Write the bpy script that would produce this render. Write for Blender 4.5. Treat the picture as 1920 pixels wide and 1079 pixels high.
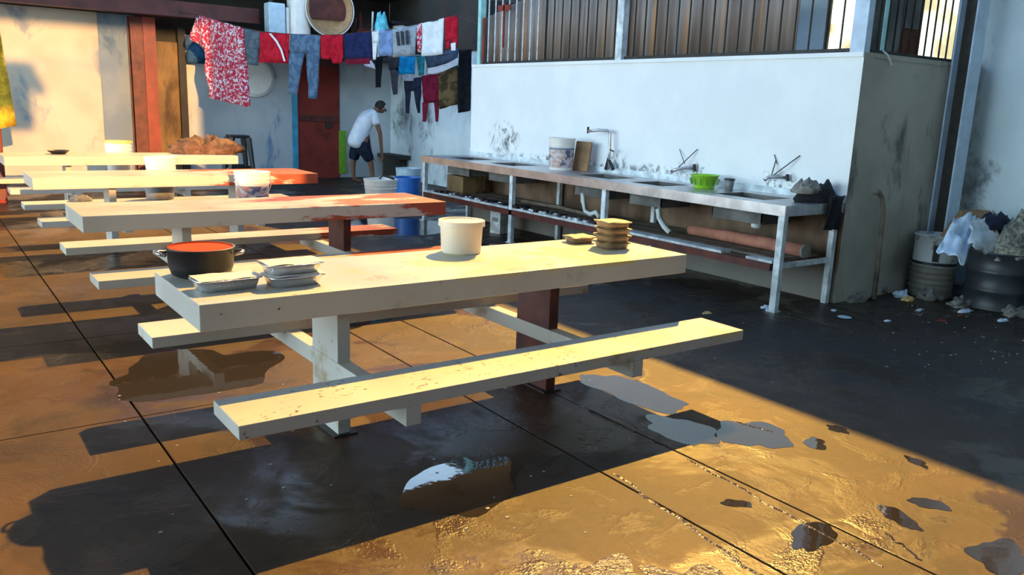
import bpy, bmesh, math, random
from mathutils import Vector, Matrix, noise
R = random.Random(7)
rad = math.radians
D = bpy.data
COL = bpy.context.scene.collection
for o in list(D.objects): D.objects.remove(o)

# ------------------------------------------------------------------ camera
IW, IH = 1920.0, 1079.0
FPX, CH = 1551.76, 1.5589
RX, RO, RZ = 1.3555, 0.0382, -0.6295
CAMM = Matrix.Rotation(RZ, 3, 'Z') @ Matrix.Rotation(RX, 3, 'X') @ Matrix.Rotation(RO, 3, 'Z')
cd = D.cameras.new('camera'); cam = D.objects.new('camera', cd); COL.objects.link(cam)
cam.matrix_world = Matrix.Translation((0, 0, CH)) @ CAMM.to_4x4()
cd.sensor_fit = 'HORIZONTAL'; cd.sensor_width = 36.0; cd.lens = 36.0 * FPX / IW
cd.clip_start = 0.05; cd.clip_end = 300
SC = bpy.context.scene
SC.camera = cam
SC.view_settings.view_transform = 'Standard'; SC.view_settings.look = 'None'
SC.view_settings.gamma = 1.0; SC.view_settings.use_curve_mapping = False
SC.view_settings.exposure = 0.2

# ------------------------------------------------------------------ sky and lights
SUN_DIR = Vector((0.81, 0.67, 1.0)).normalized()          # towards the sun
w = D.worlds.new('sky'); SC.world = w; w.use_nodes = True
nt = w.node_tree; bg = nt.nodes['Background']
tcw = nt.nodes.new('ShaderNodeTexCoord'); sxyz = nt.nodes.new('ShaderNodeSeparateXYZ')
crw = nt.nodes.new('ShaderNodeValToRGB')
nt.links.new(tcw.outputs['Generated'], sxyz.inputs[0]); nt.links.new(sxyz.outputs[2], crw.inputs[0])
crw.color_ramp.elements[0].position = 0.0; crw.color_ramp.elements[0].color = (0.82, 1.06, 1.16, 1)
crw.color_ramp.elements[1].position = 0.95; crw.color_ramp.elements[1].color = (0.045, 0.085, 0.17, 1)
e_ = crw.color_ramp.elements.new(0.22); e_.color = (0.60, 0.84, 0.98, 1)
e_ = crw.color_ramp.elements.new(0.50); e_.color = (0.11, 0.19, 0.33, 1)
nt.links.new(crw.outputs[0], bg.inputs[0])
bg.inputs[1].default_value = 7.4

def lamp(name, kind, energy, color, loc=(0, 0, 0), direction=None, **kw):
    l = D.lights.new(name, kind); l.energy = energy; l.color = color
    for k, v in kw.items(): setattr(l, k, v)
    o = D.objects.new(name, l); COL.objects.link(o); o.location = loc
    if direction is not None:
        o.rotation_euler = Vector(direction).to_track_quat('-Z', 'Y').to_euler()
    return o
lamp('sun', 'SUN', 8.8, (1.0, 0.57, 0.10), (12, 12, 16), -SUN_DIR, angle=rad(0.6))
# warm spot added for the light on the back wall; its source is unseen
lamp('added_warm_spot', 'SPOT', 165000, (1.0, 0.52, 0.16), (-1.6, -30.0, 7.6),
     Vector((2.4, 16, 1.0)) - Vector((-1.6, -30.0, 7.6)), spot_size=rad(9), spot_blend=0.15, shadow_soft_size=0.12)

# ------------------------------------------------------------------ helpers
def ray(u, v): return CAMM @ Vector(((u - IW / 2) / FPX, -(v - IH / 2) / FPX, -1.0))
def at_z(u, v, z=0.0):
    d = ray(u, v); return Vector((0, 0, CH)) + d * ((z - CH) / d.z)
def at_x(u, v, x):
    d = ray(u, v); return Vector((0, 0, CH)) + d * (x / d.x)
def at_y(u, v, y):
    d = ray(u, v); return Vector((0, 0, CH)) + d * (y / d.y)
def at_plane(u, v, P, N):
    d = ray(u, v); C = Vector((0, 0, CH)); return C + d * ((P - C).dot(N) / d.dot(N))

def thing(name, label, cat, loc=(0, 0, 0), rz=0.0, group=None):
    o = D.objects.new(name, None); COL.objects.link(o)
    o.location = loc; o.rotation_euler = (0, 0, rz)
    o.empty_display_size = 0.05
    tag(o, label, cat, group); return o
def tag(o, label=None, cat=None, group=None, kind=None):
    if label: o['label'] = label
    if cat: o['category'] = cat
    if group: o['group'] = group
    if kind: o['kind'] = kind
    return o
def link_mesh(name, me, parent=None):
    o = D.objects.new(name, me); COL.objects.link(o)
    if parent: o.parent = parent
    return o
def obj(name, bm, m, parent=None, smooth=False, loc=None, label=None, kind=None):
    """bm in the local frame of its parent (or, for a thing of one mesh, about loc)"""
    bmesh.ops.recalc_face_normals(bm, faces=bm.faces)
    me = D.meshes.new(name); bm.to_mesh(me); bm.free()
    for mm in (m if isinstance(m, (list, tuple)) else [m]): me.materials.append(mm)
    if smooth:
        for p in me.polygons: p.use_smooth = True
    o = link_mesh(name, me, parent)
    if loc is not None: o.location = loc
    if label: o['label'] = label
    if kind: o['kind'] = kind
    return o
def NB(): return bmesh.new()
def box(bm, x0, x1, y0, y1, z0, z1, bev=0.0, M=None, mi=0):
    r = bmesh.ops.create_cube(bm, size=1.0)
    vs = r['verts']
    for v in vs:
        v.co = Vector(((x0 + x1) / 2 + v.co.x * (x1 - x0), (y0 + y1) / 2 + v.co.y * (y1 - y0), (z0 + z1) / 2 + v.co.z * (z1 - z0)))
    if bev > 0:
        es = list({e for v in vs for e in v.link_edges})
        rr = bmesh.ops.bevel(bm, geom=es, offset=bev, segments=2, affect='EDGES', profile=0.6)
        vs = list({v for f in rr['faces'] for v in f.verts} | {v for v in vs if v.is_valid})
    if M is not None:
        for v in vs: v.co = M @ v.co
    if mi:
        for f in {f for v in vs for f in v.link_faces}: f.material_index = mi
    return vs
def tube(bm, pts, r, n=8, cap=True, mi=0):
    pts = [Vector(p) for p in pts]; rs = r if isinstance(r, (list, tuple)) else [r] * len(pts)
    rings = []
    for i, p in enumerate(pts):
        t = (pts[min(i + 1, len(pts) - 1)] - pts[max(i - 1, 0)]).normalized()
        a = Vector((0, 0, 1)) if abs(t.z) < 0.9 else Vector((1, 0, 0))
        b = t.cross(a).normalized(); c = t.cross(b)
        rings.append([bm.verts.new(p + (b * math.cos(2 * math.pi * k / n) + c * math.sin(2 * math.pi * k / n)) * rs[i]) for k in range(n)])
    fs = []
    for i in range(len(rings) - 1):
        for k in range(n):
            fs.append(bm.faces.new((rings[i][k], rings[i][(k + 1) % n], rings[i + 1][(k + 1) % n], rings[i + 1][k])))
    if cap: fs.append(bm.faces.new(rings[0][::-1])); fs.append(bm.faces.new(rings[-1]))
    for f in fs: f.material_index = mi
def lathe(bm, prof, n=28, c=(0, 0, 0), closed_top=False, sx=1.0, sy=1.0, mi=0):
    """prof: list of (r, z); r==0 makes a pole"""
    rings = []
    for r, z in prof:
        if r < 1e-6: rings.append([bm.verts.new((c[0], c[1], c[2] + z))])
        else: rings.append([bm.verts.new((c[0] + sx * r * math.cos(2 * math.pi * k / n), c[1] + sy * r * math.sin(2 * math.pi * k / n), c[2] + z)) for k in range(n)])
    for i in range(len(rings) - 1):
        a, b = rings[i], rings[i + 1]
        for k in range(n):
            k2 = (k + 1) % n
            if len(a) == 1 and len(b) == 1: continue
            if len(a) == 1: f = bm.faces.new((a[0], b[k], b[k2]))
            elif len(b) == 1: f = bm.faces.new((a[k], a[k2], b[0]))
            else: f = bm.faces.new((a[k], a[k2], b[k2], b[k]))
            f.material_index = mi
def poly(bm, pts, h, z=0.0):
    """flat polygon prism with its top at z+h"""
    lo = [bm.verts.new((p[0], p[1], z)) for p in pts]; hi = [bm.verts.new((p[0], p[1], z + h)) for p in pts]
    bm.faces.new(hi); bm.faces.new(lo[::-1])
    n = len(pts)
    for i in range(n): bm.faces.new((lo[i], lo[(i + 1) % n], hi[(i + 1) % n], hi[i]))
def fbm(p, o=3): return noise.fractal(Vector(p), 1.0, 2.0, o)

# ------------------------------------------------------------------ materials
class NT:
    def __init__(s, name):
        s.m = D.materials.new(name); s.m.use_nodes = True; s.t = s.m.node_tree
        s.p = s.t.nodes['Principled BSDF']; s.out = s.t.nodes['Material Output']
    def n(s, ty, **kw):
        nd = s.t.nodes.new('ShaderNode' + ty)
        for k, v in kw.items(): setattr(nd, k, v)
        return nd
    def l(s, a, b): s.t.links.new(a, b)
    def coord(s, kind='Object', scale=(1, 1, 1), loc=(0, 0, 0)):
        tc = s.n('TexCoord'); mp = s.n('Mapping')
        mp.inputs['Scale'].default_value = scale; mp.inputs['Location'].default_value = loc
        s.l(tc.outputs[kind], mp.inputs[0]); return mp.outputs[0]
    def noise(s, vec, scale=5, detail=4, rough=0.55, dist=0.0):
        nd = s.n('TexNoise'); nd.inputs['Scale'].default_value = scale; nd.inputs['Detail'].default_value = detail
        nd.inputs['Roughness'].default_value = rough; nd.inputs['Distortion'].default_value = dist
        s.l(vec, nd.inputs['Vector']); return nd.outputs['Fac']
    def ramp(s, fac, lo, hi, a=0.0, b=1.0):
        mr = s.n('MapRange'); mr.interpolation_type = 'SMOOTHSTEP'
        mr.inputs['From Min'].default_value = lo; mr.inputs['From Max'].default_value = hi
        mr.inputs['To Min'].default_value = a; mr.inputs['To Max'].default_value = b
        s.l(fac, mr.inputs['Value']); return mr.outputs['Result']
    def math(s, op, a, b=None):
        m = s.n('Math', operation=op)
        for i, x in enumerate((a, b)):
            if x is None: continue
            if isinstance(x, (int, float)): m.inputs[i].default_value = x
            else: s.l(x, m.inputs[i])
        return m.outputs[0]
    def mix(s, fac, a, b):
        m = s.n('Mix', data_type='RGBA')
        for i, x in ((0, fac), (6, a), (7, b)):
            if isinstance(x, (int, float)): m.inputs[i].default_value = x
            elif isinstance(x, (tuple, list)): m.inputs[i].default_value = (*x[:3], 1)
            else: s.l(x, m.inputs[i])
        return m.outputs[2]
    def xyz(s, vec):
        q = s.n('SeparateXYZ'); s.l(vec, q.inputs[0]); return q.outputs
    def color(s, c):
        if isinstance(c, (tuple, list)): s.p.inputs['Base Color'].default_value = (*c[:3], 1)
        else: s.l(c, s.p.inputs['Base Color'])
    def rough(s, r):
        if isinstance(r, (int, float)): s.p.inputs['Roughness'].default_value = r
        else: s.l(r, s.p.inputs['Roughness'])
    def bump(s, h, strength=0.3, dist=0.01):
        b = s.n('Bump'); b.inputs['Strength'].default_value = strength; b.inputs['Distance'].default_value = dist
        s.l(h, b.inputs['Height']); s.l(b.outputs[0], s.p.inputs['Normal'])
    def spot(s, vec, c, rx, ry, rz=None):
        """1 inside a soft ellipsoid at c"""
        x = s.xyz(vec); tot = None
        for k, r in ((0, rx), (1, ry), (2, rz)):
            if r is None: continue
            d = s.math('DIVIDE', s.math('SUBTRACT', x[k], c[k]), r); d = s.math('MULTIPLY', d, d)
            tot = d if tot is None else s.math('ADD', tot, d)
        return s.ramp(tot, 0.0, 1.0, 1.0, 0.0)
def simple(name, c, rough=0.6, metal=0.0, var=0.15, scale=12, bump=0.0, spec=None, c2=None):
    k = NT(name); v = k.coord()
    n = k.noise(v, scale, 4)
    k.color(k.mix(k.ramp(n, 0.3, 0.7), tuple(max(0, x * (1 - var)) for x in c), c2 if c2 else tuple(min(1, x * (1 + var)) for x in c)))
    k.rough(rough); k.p.inputs['Metallic'].default_value = metal
    if spec is not None: k.p.inputs['Specular IOR Level'].default_value = spec
    if bump: k.bump(n, bump)
    return k.m

def paint(name, base=(0.53, 0.50, 0.44), red=None, chips=0.66, yellow=None, tint=(0.62, 0.46, 0.12)):
    """chipped enamel on steel. red = (x_start, softness, level) in the thing's own frame: old red coat that shows towards +x"""
    k = NT(name); v = k.coord()
    big = k.noise(v, 1.7, 5, 0.6)
    c = k.mix(k.ramp(big, 0.35, 0.7), tuple(x * 0.9 for x in base), base)
    if yellow:  # spill stains that also paint in the sunlight's yellowing towards +x
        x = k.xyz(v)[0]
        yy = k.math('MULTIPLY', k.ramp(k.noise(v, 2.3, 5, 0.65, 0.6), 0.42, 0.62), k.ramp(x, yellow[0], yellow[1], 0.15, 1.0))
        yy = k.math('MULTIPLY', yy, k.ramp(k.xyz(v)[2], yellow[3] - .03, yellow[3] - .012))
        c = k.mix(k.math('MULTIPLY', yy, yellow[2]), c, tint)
    if red:
        x = k.xyz(v)[0]
        n2 = k.noise(k.coord(scale=(1.0, 3.2, 4.0)), 1.6, 6, 0.62)
        m = k.math('ADD', k.ramp(x, red[0], red[0] + red[1], 0.0, red[2]), k.math('MULTIPLY', k.math('SUBTRACT', n2, 0.5), 2.2))
        m = k.ramp(m, 0.38, 0.5)
        c = k.mix(m, c, k.mix(k.ramp(big, .3, .7), (0.30, 0.045, 0.022), (0.40, 0.075, 0.03)))
    fine = k.noise(k.coord(scale=(1, 1.6, 1)), 26, 6, 0.7)
    mid = k.noise(k.coord(loc=(3, 1, 0)), 4.0, 3)
    ch = k.math('MULTIPLY', k.ramp(fine, chips, chips + 0.03), k.ramp(mid, 0.5, 0.58))
    c = k.mix(ch, c, (0.085, 0.055, 0.035))
    st = k.ramp(k.noise(k.coord(loc=(9, 2, 1)), 4.0, 6, 0.66), 0.58, 0.70)
    c = k.mix(k.math('MULTIPLY', st, 0.75), c, (0.30, 0.20, 0.09))
    k.color(c); k.rough(k.ramp(big, 0.3, 0.7, 0.35, 0.6)); k.bump(k.math('MULTIPLY', ch, -1.0), 0.4, 0.003)
    return k.m

M = {}
M['cream'] = paint('cream_enamel')
M['steel_dark'] = simple('dark_steel', (0.05, 0.045, 0.04), 0.5, 0.6)
M['red_old'] = simple('old_red_paint', (0.085, 0.014, 0.010), 0.55, var=0.35, scale=6, c2=(0.14, 0.026, 0.016))
M['red_bright'] = simple('red_column_paint', (0.20, 0.024, 0.012), 0.5, var=0.35, scale=3)
M['black'] = simple('black_plastic', (0.012, 0.012, 0.014), 0.45)
M['rubber'] = simple('black_cloth', (0.012, 0.012, 0.016), 0.9, bump=0.2)
M['white_plastic'] = simple('white_plastic', (0.78, 0.76, 0.70), 0.4, var=0.06, scale=6)
M['cream_plastic'] = simple('cream_plastic', (0.82, 0.70, 0.52), 0.45, var=0.05, scale=7)
M['yellow_plastic'] = simple('yellow_plastic', (0.72, 0.52, 0.16), 0.4, var=0.1, scale=6)
M['blue_plastic'] = simple('blue_plastic', (0.03, 0.17, 0.55), 0.4, var=0.12)
M['pale_blue_plastic'] = simple('pale_blue_plastic', (0.50, 0.66, 0.74), 0.4, var=0.1)
M['grey_plastic'] = simple('grey_plastic', (0.20, 0.20, 0.20), 0.5, var=0.2)
M['lime'] = simple('lime_plastic', (0.30, 0.62, 0.02), 0.35, var=0.08)
M['steel'] = simple('brushed_steel', (0.52, 0.50, 0.50), 0.32, 0.85, var=0.2, scale=5)
M['white_steel'] = simple('white_painted_steel', (0.62, 0.68, 0.70), 0.5, var=0.3, scale=9)
M['blue_white_steel'] = simple('pale_blue_painted_steel', (0.50, 0.62, 0.74), 0.5, var=0.12, scale=7)
M['aqua_steel'] = simple('aqua_painted_steel', (0.35, 0.66, 0.62), 0.5, var=0.15, scale=7)
M['bar'] = simple('dark_iron', (0.03, 0.026, 0.022), 0.6, 0.3, var=0.4, scale=20)
M['pipe_white'] = simple('white_pvc', (0.62, 0.68, 0.68), 0.4, var=0.1)
M['wood'] = simple('dirty_board', (0.16, 0.13, 0.10), 0.8, var=0.4, scale=7, bump=0.2)
M['white_board'] = simple('worn_white_board', (0.55, 0.58, 0.58), 0.7, var=0.35, scale=9)
M['cardboard'] = simple('cardboard', (0.30, 0.17, 0.08), 0.85, var=0.25, scale=6)
M['brown_cloth'] = simple('brown_cloth', (0.15, 0.075, 0.04), 0.95, var=0.4, scale=14, bump=0.3)
M['grey_cloth'] = simple('grey_cloth', (0.22, 0.20, 0.17), 0.95, var=0.3, scale=14, bump=0.3)
M['white_cloth'] = simple('white_cloth', (0.62, 0.74, 0.84), 0.95, var=0.12, scale=9, bump=0.2)
M['stone'] = simple('rubble_stone', (0.20, 0.19, 0.16), 0.9, var=0.4, scale=11, bump=0.5)
M['terracotta'] = simple('terracotta_roll', (0.42, 0.17, 0.11), 0.8, var=0.2, scale=8)
M['tray_brown'] = simple('foil_tray_brown', (0.34, 0.24, 0.14), 0.35, 0.35, var=0.2, scale=20)
M['tray_lid'] = simple('tray_card_lid', (0.74, 0.52, 0.20), 0.7, var=0.15, scale=14)
M['card_white'] = simple('white_card_lid', (0.74, 0.66, 0.58), 0.7, var=0.06, scale=9)
M['chair_grey'] = simple('grey_chair_plastic', (0.44, 0.42, 0.38), 0.5, var=0.1)
M['skin'] = simple('skin', (0.20, 0.095, 0.055), 0.6, var=0.1)
M['hair'] = simple('dark_hair', (0.012, 0.01, 0.01), 0.7)
M['skin_dark'] = M['skin']
k = NT('crumpled_foil'); k.color((0.78, 0.80, 0.84)); k.rough(0.28); k.p.inputs['Metallic'].default_value = 0.9
k.bump(k.noise(k.coord(), 60, 3), 0.6, 0.006); M['foil'] = k.m
k = NT('corrugated_rust'); v = k.coord()
n = k.noise(k.coord(scale=(1, 1.0, 0.12)), 3.0, 5, 0.6); n2 = k.noise(k.coord(scale=(1, 2.5, 0.08), loc=(0, 7, 0)), 3.5, 4)
c = k.mix(k.ramp(n, 0.35, 0.65), (0.17, 0.125, 0.10), (0.32, 0.27, 0.235)); c = k.mix(k.ramp(n2, 0.57, 0.68), c, (0.50, 0.25, 0.09))
k.color(c); k.rough(0.7); k.p.inputs['Metallic'].default_value = 0.2; M['rust_sheet'] = k.m
M['grey_sheet'] = simple('weathered_sheet', (0.13, 0.125, 0.115), 0.7, var=0.4, scale=4)

# floor: brown concrete, worn and partly wet
k = NT('wet_concrete'); v = k.coord()
big = k.noise(v, 0.55, 6, 0.6); med = k.noise(k.coord(loc=(4, 9, 0)), 2.2, 6, 0.62, 0.8); fin = k.noise(v, 30, 4, 0.7)
c = k.mix(k.ramp(big, 0.36, 0.64), (0.050, 0.027, 0.013), (0.102, 0.054, 0.025))
c = k.mix(k.math('MULTIPLY', k.ramp(k.noise(k.coord(loc=(2, 3, 0)), 1.3, 7, 0.7, 0.6), 0.50, 0.60), 0.6), c, (0.040, 0.022, 0.012))
c = k.mix(k.math('MULTIPLY', k.ramp(med, 0.56, 0.66), 0.7), c, (0.030, 0.018, 0.011))
c = k.mix(k.math('MULTIPLY', k.ramp(fin, 0.55, 0.75), 0.35), c, (0.045, 0.030, 0.02))
x = k.xyz(v)
dark = k.ramp(k.math('ADD', x[0], k.math('MULTIPLY', k.math('SUBTRACT', big, 0.5), 2.4)), 3.6, 5.0)   # darker towards the sinks
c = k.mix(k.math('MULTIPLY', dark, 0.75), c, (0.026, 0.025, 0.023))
k.color(c)
wet = k.ramp(k.noise(k.coord(loc=(1.3, 5.1, 0)), 0.9, 6, 0.6, 0.7), 0.48, 0.58)
film = k.ramp(k.noise(k.coord(loc=(7.7, 2.2, 0)), 3.2, 6, 0.62, 0.8), 0.51, 0.60)
r = k.math('SUBTRACT', k.ramp(wet, 0.0, 1.0, 0.56, 0.25), k.math('MULTIPLY', film, 0.10))
k.rough(k.math('ADD', r, k.math('MULTIPLY', fin, 0.08)))
k.p.inputs['Specular IOR Level'].default_value = 0.22
k.bump(k.math('ADD', k.math('ADD', k.math('MULTIPLY', fin, 0.35), k.math('MULTIPLY', med, 0.5)), k.math('MULTIPLY', film, k.math('MULTIPLY', k.noise(v, 70, 3, 0.6), 0.9))), 0.32, 0.012)
M['floor'] = k.m
M['joint'] = simple('floor_joint', (0.030, 0.020, 0.014), 0.6, var=0.3)
k = NT('puddle_water'); v = k.coord(); k.color((0.030, 0.024, 0.019)); k.rough(0.03)
k.p.inputs['Specular IOR Level'].default_value = 0.9
k.bump(k.noise(v, 9, 3), 0.06, 0.01); M['puddle'] = k.m
k = NT('rippled_water'); v = k.coord(); k.color((0.09, 0.05, 0.022)); k.rough(0.16); k.p.inputs['Specular IOR Level'].default_value = 0.8
k.bump(k.noise(v, 30, 4, 0.6), 0.9, 0.02); M['ripple'] = k.m
k = NT('trickling_water'); v = k.coord(); k.color((0.10, 0.06, 0.03)); k.rough(0.22); k.p.inputs['Specular IOR Level'].default_value = 0.9
k.bump(k.noise(v, 60, 3, 0.6), 0.8, 0.01); M['trickle'] = k.m

# kitchen wall: whitewash, soot above the taps, brown dirt below the worktop
k = NT('whitewashed_wall'); v = k.coord(); xx = k.xyz(v)
n = k.noise(v, 2.0, 5); nf = k.noise(v, 14, 6, 0.7)
c = k.mix(k.ramp(n, 0.35, 0.7), (0.80, 0.83, 0.82), (0.86, 0.88, 0.86))
for cy_, cz_, ry_, rz_ in ((9.05, 1.15, 0.42, 0.26), (5.72, 1.0, 0.28, 0.14), (4.72, 0.98, 0.3, 0.14), (6.85, 0.98, 0.22, 0.2), (6.3, 0.95, 0.5, 0.09), (7.5, 0.93, 2.0, 0.08)):
    s_ = k.math('MULTIPLY', k.spot(v, (0, cy_, cz_), None, ry_, rz_), k.ramp(k.noise(k.coord(scale=(1, 1, 0.7), loc=(0, cy_, 0)), 7.5, 6, 0.7, 1.2), 0.47, 0.60))
    c = k.mix(k.math('MULTIPLY', s_, 0.9), c, (0.07, 0.075, 0.07))
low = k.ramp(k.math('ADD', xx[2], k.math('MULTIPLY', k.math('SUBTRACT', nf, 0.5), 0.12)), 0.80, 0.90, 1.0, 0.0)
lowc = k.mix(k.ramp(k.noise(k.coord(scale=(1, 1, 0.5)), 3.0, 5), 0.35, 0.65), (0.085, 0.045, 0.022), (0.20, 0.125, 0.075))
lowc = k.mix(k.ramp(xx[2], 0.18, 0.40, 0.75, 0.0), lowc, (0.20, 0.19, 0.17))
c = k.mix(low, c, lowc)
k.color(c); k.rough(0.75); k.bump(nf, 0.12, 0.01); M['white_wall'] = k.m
def grime(name, a, b, stain, ts=2.2, lo=0.5, hi=0.68, vert=0.35, bump=0.15, amt=0.85):
    k = NT(name); v = k.coord(); n = k.noise(v, 1.4, 5)
    s_ = k.ramp(k.noise(k.coord(scale=(1, 1, vert)), ts, 7, 0.66, 0.4), lo, hi)
    k.color(k.mix(k.math('MULTIPLY', s_, amt), k.mix(k.ramp(n, 0.35, 0.65), a, b), stain)); k.rough(0.8); k.bump(n, bump, 0.02)
    return k.m
M['side_wall'] = grime('grimy_grey_wall', (0.34, 0.315, 0.26), (0.45, 0.42, 0.345), (0.05, 0.045, 0.04), 2.6, 0.52, 0.72)
M['right_wall'] = grime('stained_pale_wall', (0.62, 0.73, 0.75), (0.74, 0.84, 0.86), (0.08, 0.095, 0.10), 1.5, 0.50, 0.66, 0.6)
M['pale_panel'] = grime('peeling_pale_wall', (0.46, 0.40, 0.31), (0.55, 0.49, 0.39), (0.12, 0.20, 0.30), 1.5, 0.54, 0.66, 0.45, amt=0.7)
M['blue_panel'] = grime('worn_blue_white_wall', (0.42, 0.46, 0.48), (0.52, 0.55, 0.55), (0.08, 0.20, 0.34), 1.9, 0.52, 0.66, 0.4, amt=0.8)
M['far_wall'] = grime('grey_white_far_wall', (0.40, 0.45, 0.46), (0.52, 0.57, 0.58), (0.20, 0.17, 0.14), 1.0, 0.55, 0.75, 0.6, amt=0.6)
M['shade_panel'] = grime('painted_shade_blue_wall', (0.16, 0.22, 0.29), (0.22, 0.27, 0.32), (0.05, 0.10, 0.18), 1.9, 0.5, 0.66, 0.4)  # blue tone painted in for the shaded wall strip
M['plywood'] = grime('brown_board', (0.16, 0.10, 0.045), (0.24, 0.15, 0.06), (0.05, 0.03, 0.015), 2.4)
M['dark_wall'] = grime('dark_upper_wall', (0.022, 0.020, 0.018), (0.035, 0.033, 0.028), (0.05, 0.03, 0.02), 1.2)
M['cyan_trim'] = simple('cyan_paint', (0.05, 0.30, 0.46), 0.55, var=0.25, scale=4)
M['green_trim'] = simple('lime_green_paint', (0.16, 0.36, 0.02), 0.5, var=0.15)
M['door_red'] = grime('dark_red_door', (0.20, 0.022, 0.012), (0.25, 0.03, 0.016), (0.06, 0.01, 0.008), 2.0, 0.55, 0.7, 0.6)
M['beam'] = simple('maroon_beam_paint', (0.10, 0.025, 0.022), 0.6, var=0.3, scale=3)
M['plaster'] = simple('grey_plaster', (0.13, 0.125, 0.12), 0.85, var=0.15, scale=2)
k = NT('lit_pane'); v = k.coord()
e = k.mix(k.ramp(k.noise(v, 2.2, 4), 0.42, 0.60), (0.42, 0.36, 0.18), (1.0, 0.97, 0.80))
k.color((0.3, 0.28, 0.2)); k.l(e, k.p.inputs['Emission Color']); k.p.inputs['Emission Strength'].default_value = 1.7; M['lit_pane'] = k.m

# ------------------------------------------------------------------ floor
XW, YK, YE = 6.3635, 4.008, 9.855        # kitchen block: front face x, near side y, far end y
YB = 16.0                                # back wall
floor = obj('floor', (lambda b: (box(b, -45, 10, -6, 17, -0.20, -0.018), b)[1])(NB()), M['joint'], kind='structure')
xj = [-9, -5.2, -2.2, 0.80, 2.34, 2.80, 5.2, 8.3, 10]
yj = [-6, -1.2, 0.9, 4.16, 5.74, 8.9, 12.4, 17]
slab_n = 0
for i in range(len(xj) - 1):
    for j in range(len(yj) - 1):
        if i == 4 and False: continue
        b = NB(); g = 0.005
        box(b, xj[i] + g, xj[i + 1] - g, yj[j] + g * .7, yj[j + 1] - g * .7, -0.05, 0.0, 0.004)
        obj('slab', b, M['floor'], floor)

def blob_pts(c, rx, ry, rot=0.0, n=56, amp=0.35, seed=0, f=1.0):
    out = []
    for k in range(n):
        a = 2 * math.pi * k / n
        s = 1 + amp * fbm((math.cos(a) * f + seed * 7.1, math.sin(a) * f, seed), 2)
        x, y = rx * s * math.cos(a), ry * s * math.sin(a)
        out.append((c[0] + x * math.cos(rot) - y * math.sin(rot), c[1] + x * math.sin(rot) + y * math.cos(rot)))
    return out
def puddle(c, rx, ry, rot, seed, label, amp=0.45, m=None):
    pts = blob_pts((0, 0), rx, ry, rot, 44, amp, seed)
    b = NB(); poly(b, pts, 0.001)
    tag(obj('puddle', b, m or M['puddle'], loc=(c[0], c[1], 0.0002)), label, 'puddle', 'puddles on the floor')
puddle((3.21, 3.22), 0.16, 0.36, 0.10, 1, 'long grey-blue puddle in the sunlight right of the front table leg')
puddle((3.30, 2.42), 0.17, 0.17, 0.2, 5, 'round blue puddle at the right corner of the front bench shadow')
puddle((3.02, 2.66), 0.14, 0.20, 0.3, 9, 'irregular puddle inside the shadow, left of the round corner puddle')
puddle((1.78, 2.72), 0.34, 0.22, 0.5, 12, 'dark puddle mirroring window bars in the shade before the front bench', 0.5)
puddle((1.25, 4.75), 0.50, 0.42, 0.2, 16, 'brown puddle behind the front table at its left end', 0.5)
puddle((2.45, 5.35), 0.35, 0.16, 0.0, 19, 'puddle behind the front table seen under its top', 0.5)
for k_, (u, v, rx, ry, lab) in enumerate([(1528, 832, .07, .05, 'small blue puddle on the sunlit floor right of the bench shadow tip'), (1572, 806, .06, .04, 'small blue puddle near the sun boundary right of the bench shadow'),
    (1385, 945, .055, .035, 'tiny dark puddle between the two glittering trickles'), (1520, 1008, .13, .07, 'dark blue puddle beside the lower trickle'), (1690, 975, .10, .05, 'dark blue puddle above the short lower right trickle'),
    (1740, 945, .07, .05, 'small grey puddle in the sun toward the right edge'), (1880, 1045, .14, .09, 'blue puddle in the bottom right corner of the picture'), (1722, 868, .07, .035, 'faint puddle close to the shade line at the right')]):
    p = at_z(u, v); puddle((p.x, p.y), rx, ry, .4 + k_, 50 + k_ * 3, lab, 0.55)
puddle((5.0, 9.4), 0.9, 0.7, 0.1, 28, 'wide wet puddle on the floor around the far white buckets')
puddle((4.9, 7.2), 0.5, 0.7, 0.1, 31, 'wet puddle in front of the middle of the sink counter')
puddle((1.55, 1.75), 0.30, 0.16, 0.5, 34, 'large glaring puddle nearest the camera in the sunlit floor', 0.6, M['ripple'])
puddle((2.02, 1.62), 0.14, 0.20, 0.4, 37, 'narrow glaring puddle left of the long joint at the bottom of the floor', 0.6, M['ripple'])

def trickle(p, wid, seed, label):
    b = NB(); n = 170; prev = None
    a = Vector(p[0]); c = Vector(p[1]); d = (c - a); nrm = Vector((-d.y, d.x, 0)).normalized()
    for i in range(n + 1):
        t = i / n; q = a + d * t + nrm * 0.02 * fbm((t * 5, seed, 0))
        wv = wid * (0.55 + 0.6 * abs(fbm((t * 14, seed, 3))))
        cur = [b.verts.new(q + nrm * wv + Vector((0, 0, .0004))), b.verts.new(q + nrm * R.uniform(-.4, .4) * wv + Vector((0, 0, R.uniform(.001, .006)))), b.verts.new(q - nrm * wv + Vector((0, 0, .0004)))]
        if prev:
            for s in (0, 1): b.faces.new((prev[s], cur[s], cur[s + 1], prev[s + 1]))
        prev = cur
    c0 = a.copy()
    for v_ in b.verts: v_.co -= c0
    tag(obj('water_trickle', b, M['trickle'], loc=c0), label, 'water', 'water trickles along the floor joints')
trickle((at_z(1150, 888), at_z(1445, 1095)), 0.012, 1, 'glittering water trickle along the floor joint at the bottom centre')
trickle((at_z(1290, 862), at_z(1655, 1064)), 0.009, 2, 'glittering water trickle starting at the tip of the bench shadow')
trickle((at_z(1380, 792), at_z(1450, 812)), 0.008, 3, 'short glittering trickle beyond the round corner puddle')
trickle((at_z(1660, 1000), at_z(1728, 1052)), 0.008, 4, 'short glittering trickle at the lower right of the sunlit floor')
trickle((at_z(1085, 762), at_z(1190, 812)), 0.007, 5, 'pale trickle lines inside the shadow of the front bench')

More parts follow.
